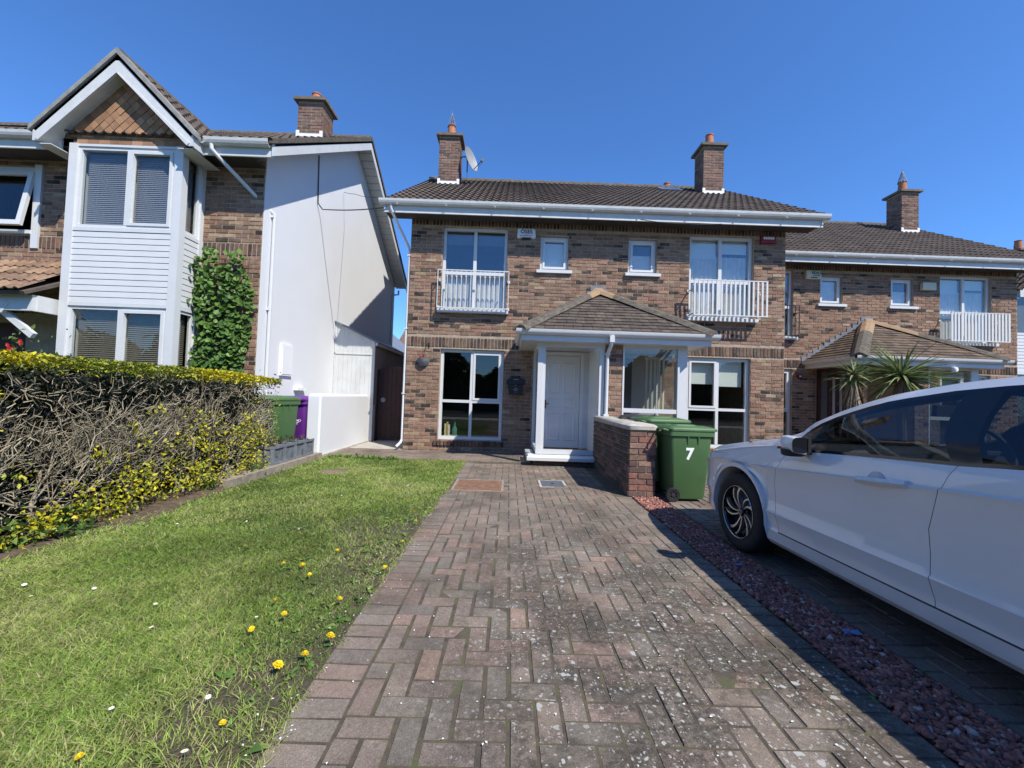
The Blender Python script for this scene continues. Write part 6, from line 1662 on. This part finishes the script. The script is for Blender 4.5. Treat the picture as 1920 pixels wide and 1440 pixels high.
    for s in (-1, 1):
        for d, nm in (('door1','front_door'),('door2','rear_door')):
            doors[(s,d)] = make(buckets[(d,s)]).build(nm, CARW, C, 32)
        make(buckets[('gap',s)]).build('panel_gap', BLACKP, C)
        make(buckets[('sill',s)]).build('sill_panel', SILLM, C, 32)
        make(buckets[('trim',s)]).build('window_trim', GLOSSB, C, 32)
        make(buckets[('lamp',s)]).build('headlight', LAMPM, C, 32)
        for g in ('glass1','glass2','glass3'):
            if (g, s) in buckets: make(buckets[(g,s)]).build('side_window', DARKGLASS, C, 'all')
        # grab handles
        for (f0, z0, dd) in ((-1.27,.822,'door1'),(-2.02,.865,'door2')):
            m = MB(); W = .877
            m.loft([[(s*(W-.005+o), f0+a, z0+b+(-.012 if False else 0)) for (o, b) in ((.0,-.018),(.028,-.017),(.038,0.),(.028,.018),(.0,.019),(-.004,0))] for a, o in ((-.14,0),(0,0),(.14,0))])
            m.v = [(x if abs(y-f0) < .13 else x - s*.018, y, z-.10*(y-f0)) for (x, y, z) in m.v]
            m.build('handle', CARW, doors[(s,dd)], True)
            m = MB().lathe([(0,0),(.05,.001),(.055,.003)], 18, (s*(W-.010), f0+.03, z0-.008), 'x'); m.build('handle_recess', SILLM, doors[(s,dd)], True)
    make(buckets[('screen',0)]).build('windscreen', DARKGLASS, C, 'all')
    make(buckets[('rear',0)]).build('rear_window', DARKGLASS, C, 'all')
    # dark inner shell so that the cabin is not white, and underbody
    inner = []
    for s in (-1, 1):
        for i in range(nC-1):
            for j in range(4, nR-1):
                f = (cols[i]+cols[i+1])/2
                if region(i, j) in ('glass1','glass2','glass3','screen','rear') or f > .0 or f < -3.1: continue
                q = [(i,j),(i+1,j),(i+1,j+1),(i,j+1)]; inner.append([Vector((s*max(0, grid[a][b][0]-.03), grid[a][b][1], grid[a][b][2]-(.022 if b >= 18 else 0))) for a, b in q])
    make(inner).build('cabin_lining', CABIN, C)
    m = MB(); m.box(-.70,.70,-3.05,.62,.17,.30); m.box(-.66,.66,-3.0,-2.25,.3,.75); m.box(-.78,.78,-.30,-.05,.32,.80)
    for fc in AX:
        for s in (-1,1): m.box(s*.58,s*.60,fc-.36,fc+.36,.2,.72); m.extrude([(fc+.385*math.cos(math.pi*k/12), ZW+.385*math.sin(math.pi*k/12)) for k in range(13)] + [(fc+.375*math.cos(math.pi*k/12), ZW+.375*math.sin(math.pi*k/12)) for k in range(12,-1,-1)], 'x', s*.58, s*.80)
    m.build('underbody', BLACKP, C)
    m = MB(); m.loft([[(-.78,-.05,.72),(.78,-.05,.72),(.78,-.62,.72),(-.78,-.62,.72)],[(-.78,-.02,.90),(.78,-.02,.90),(.78,-.60,.90),(-.78,-.60,.90)]]); m.build('dashboard', CABIN, C)
    m = MB(); cw = Vector((.36,-.75,.93)); m.tube([cw+Vector((.18*math.cos(2*math.pi*k/20), .07*math.sin(2*math.pi*k/20), .17*math.sin(2*math.pi*k/20))) for k in range(21)], .016, 6); m.tube([cw+Vector((-.17,0,0)), cw+Vector((.17,0,0))], .018, 5); m.tube([cw, cw+Vector((0,.25,-.08))], .03, 6); m.build('steering_wheel', CABIN, C, True)
    for sx in (-.38,.38):
        m = MB()
        m.loft([[(sx-.24,-1.05,.40),(sx+.24,-1.05,.40),(sx+.24,-1.55,.38),(sx-.24,-1.55,.38)],[(sx-.24,-1.0,.54),(sx+.24,-1.0,.54),(sx+.24,-1.5,.50),(sx-.24,-1.5,.50)]]); m.loft([[(sx-.24,-1.42,.48),(sx+.24,-1.42,.48),(sx+.24,-1.56,.48),(sx-.24,-1.56,.48)],[(sx-.22,-1.56,.8),(sx+.22,-1.56,.8),(sx+.2,-1.68,.8),(sx-.2,-1.68,.8)],[(sx-.14,-1.66,1.02),(sx+.14,-1.66,1.02),(sx+.13,-1.75,1.02),(sx-.13,-1.75,1.02)]]); m.loft([[(sx-.13,-1.66,1.05),(sx+.13,-1.66,1.05),(sx+.13,-1.75,1.05),(sx-.13,-1.75,1.05)],[(sx-.11,-1.68,1.19),(sx+.11,-1.68,1.19),(sx+.11,-1.75,1.19),(sx-.11,-1.75,1.19)]]); m.build('seat', SEATM, C, 40)
    m = MB(); m.box(-.62,.62,-2.45,-2.1,.40,.52); m.loft([[(-.62,-2.4,.5),(.62,-2.4,.5),(.62,-2.52,.5),(-.62,-2.52,.5)],[(-.58,-2.58,.98),(.58,-2.58,.98),(.58,-2.68,.98),(-.58,-2.68,.98)]]); m.build('rear_seat', SEATM, C)
    m = MB(); m.obox((0,-.86,1.20),(.24,.03,.07),(.1,0,0)); m.build('rear_view_mirror', CABIN, C)
    # door mirror
    for s in (-1, 1):
        m = MB(); rings = []
        for t, sc, yo in ((0.,.62,.03),(.25,.92,.03),(.55,1.,.015),(.85,.96,-.02),(1.,.90,-.035)):
            rings.append([(s*(.90 + .04 + .062*sc*math.copysign(abs(math.cos(a))**.7, math.cos(a))*.95), -.72 + yo - .06*(t-.3), .950 + .058*sc*math.copysign(abs(math.sin(a))**.75, math.sin(a)) + .012*math.cos(a)) for a in [2*math.pi*k/18 for k in range(18)]])
        m.loft(rings); mo = m.build('door_mirror', CARW, C, 40)
        m = MB(); rings = []
        for z, k in ((.876,.80),(.886,1.02),(.920,1.06)): rings.append([(s*(.935+.072*k*math.cos(a)), -.725+.055*k*math.sin(a), z) for a in [2*math.pi*q/16 for q in range(16)]])
        m.loft(rings); m.loft([[(s*.80,-.77,.895),(s*.80,-.67,.895),(s*.80,-.67,.93),(s*.80,-.77,.93)],[(s*.90,-.75,.885),(s*.90,-.69,.885),(s*.90,-.69,.915),(s*.90,-.75,.915)]]); m.build('mirror_base', BLACKP, mo, 40)
        m = MB(); m.poly([(s*(.941+.058*math.copysign(abs(math.cos(a))**.6, math.cos(a))), -.8005, .952+.050*math.copysign(abs(math.sin(a))**.6, math.sin(a))) for a in [2*math.pi*k/24 for k in range(24)]]); m.build('mirror_glass', GLOSSB, mo)
        MB().obox((s*.885,-.78,.955),(.02,.05,.10),(0,0,0)).build('mirror_trim', BLACKP, mo)
    # wheels
    for fc in AX:
        for s in (-1, 1):
            prof = [(.20,-.10),(.27,-.10),(.30,-.092),(.313,-.075),(.315,0),(.313,.075),(.300,.095),(.27,.102),(.215,.098),(.205,.085)]
            xc = .765
            w = MB().lathe([(r_, s*h) for r_, h in prof], 48, (s*xc,fc,ZW), 'x').build('wheel', TYRE, C, 60)
            m = MB().lathe([(r_, s*h) for r_, h in ((.206,.088),(.212,.098),(.203,.100),(.196,.085),(.19,.03),(.0,.02))], 48, (s*xc,fc,ZW), 'x'); m.build('rim', GLOSSB, w, 40)
            for k in range(10):
                m = MB()
                a0 = 2*math.pi*k/10 + (.12 if k % 2 else -.06); n = 6; L_, R_ = [], []
                for q in range(n):
                    t = q/(n-1); r_ = .035 + .163*t; a = a0 + .42*t*t; wd = (.003 + .006*t) if k % 2 else (.003 + .013*t**1.8)
                    dn = Vector((0, math.cos(a), math.sin(a))); tn = Vector((0, -math.sin(a), math.cos(a))); c = Vector((s*(xc+.082-.02*(1-t)**2), fc, ZW)) + dn*r_
                    L_.append(c - tn*wd); R_.append(c + tn*wd)
                for q in range(n-1):
                    m.poly([L_[q], R_[q], R_[q+1], L_[q+1]])
                    bk = Vector((-s*.03,0,0)); m.poly([L_[q], L_[q]+bk, L_[q+1]+bk, L_[q+1]]); m.poly([R_[q], R_[q]+bk, R_[q+1]+bk, R_[q+1]])
                m.build('spoke', ALLOY, w)
            m = MB().lathe([(0,s*.012),(.028,s*.010),(.034,s*.002),(.034,-s*.02)], 18, (s*(xc+.064),fc,ZW), 'x'); m.build('hub_cap', GLOSSB, w, True)
            MB().tube([(s*(xc+.075), fc+.020*math.cos(q*math.pi/8), ZW+.020*math.sin(q*math.pi/8)) for q in range(17)], .002, 4).build('hub_ring', ALLOY, w)
            m = MB().lathe([(r_, s*h) for r_, h in ((.204,.101),(.207,.103),(.210,.101))], 40, (s*xc,fc,ZW), 'x'); m.build('rim_edge', ALLOY, w, True)
    return C
car()
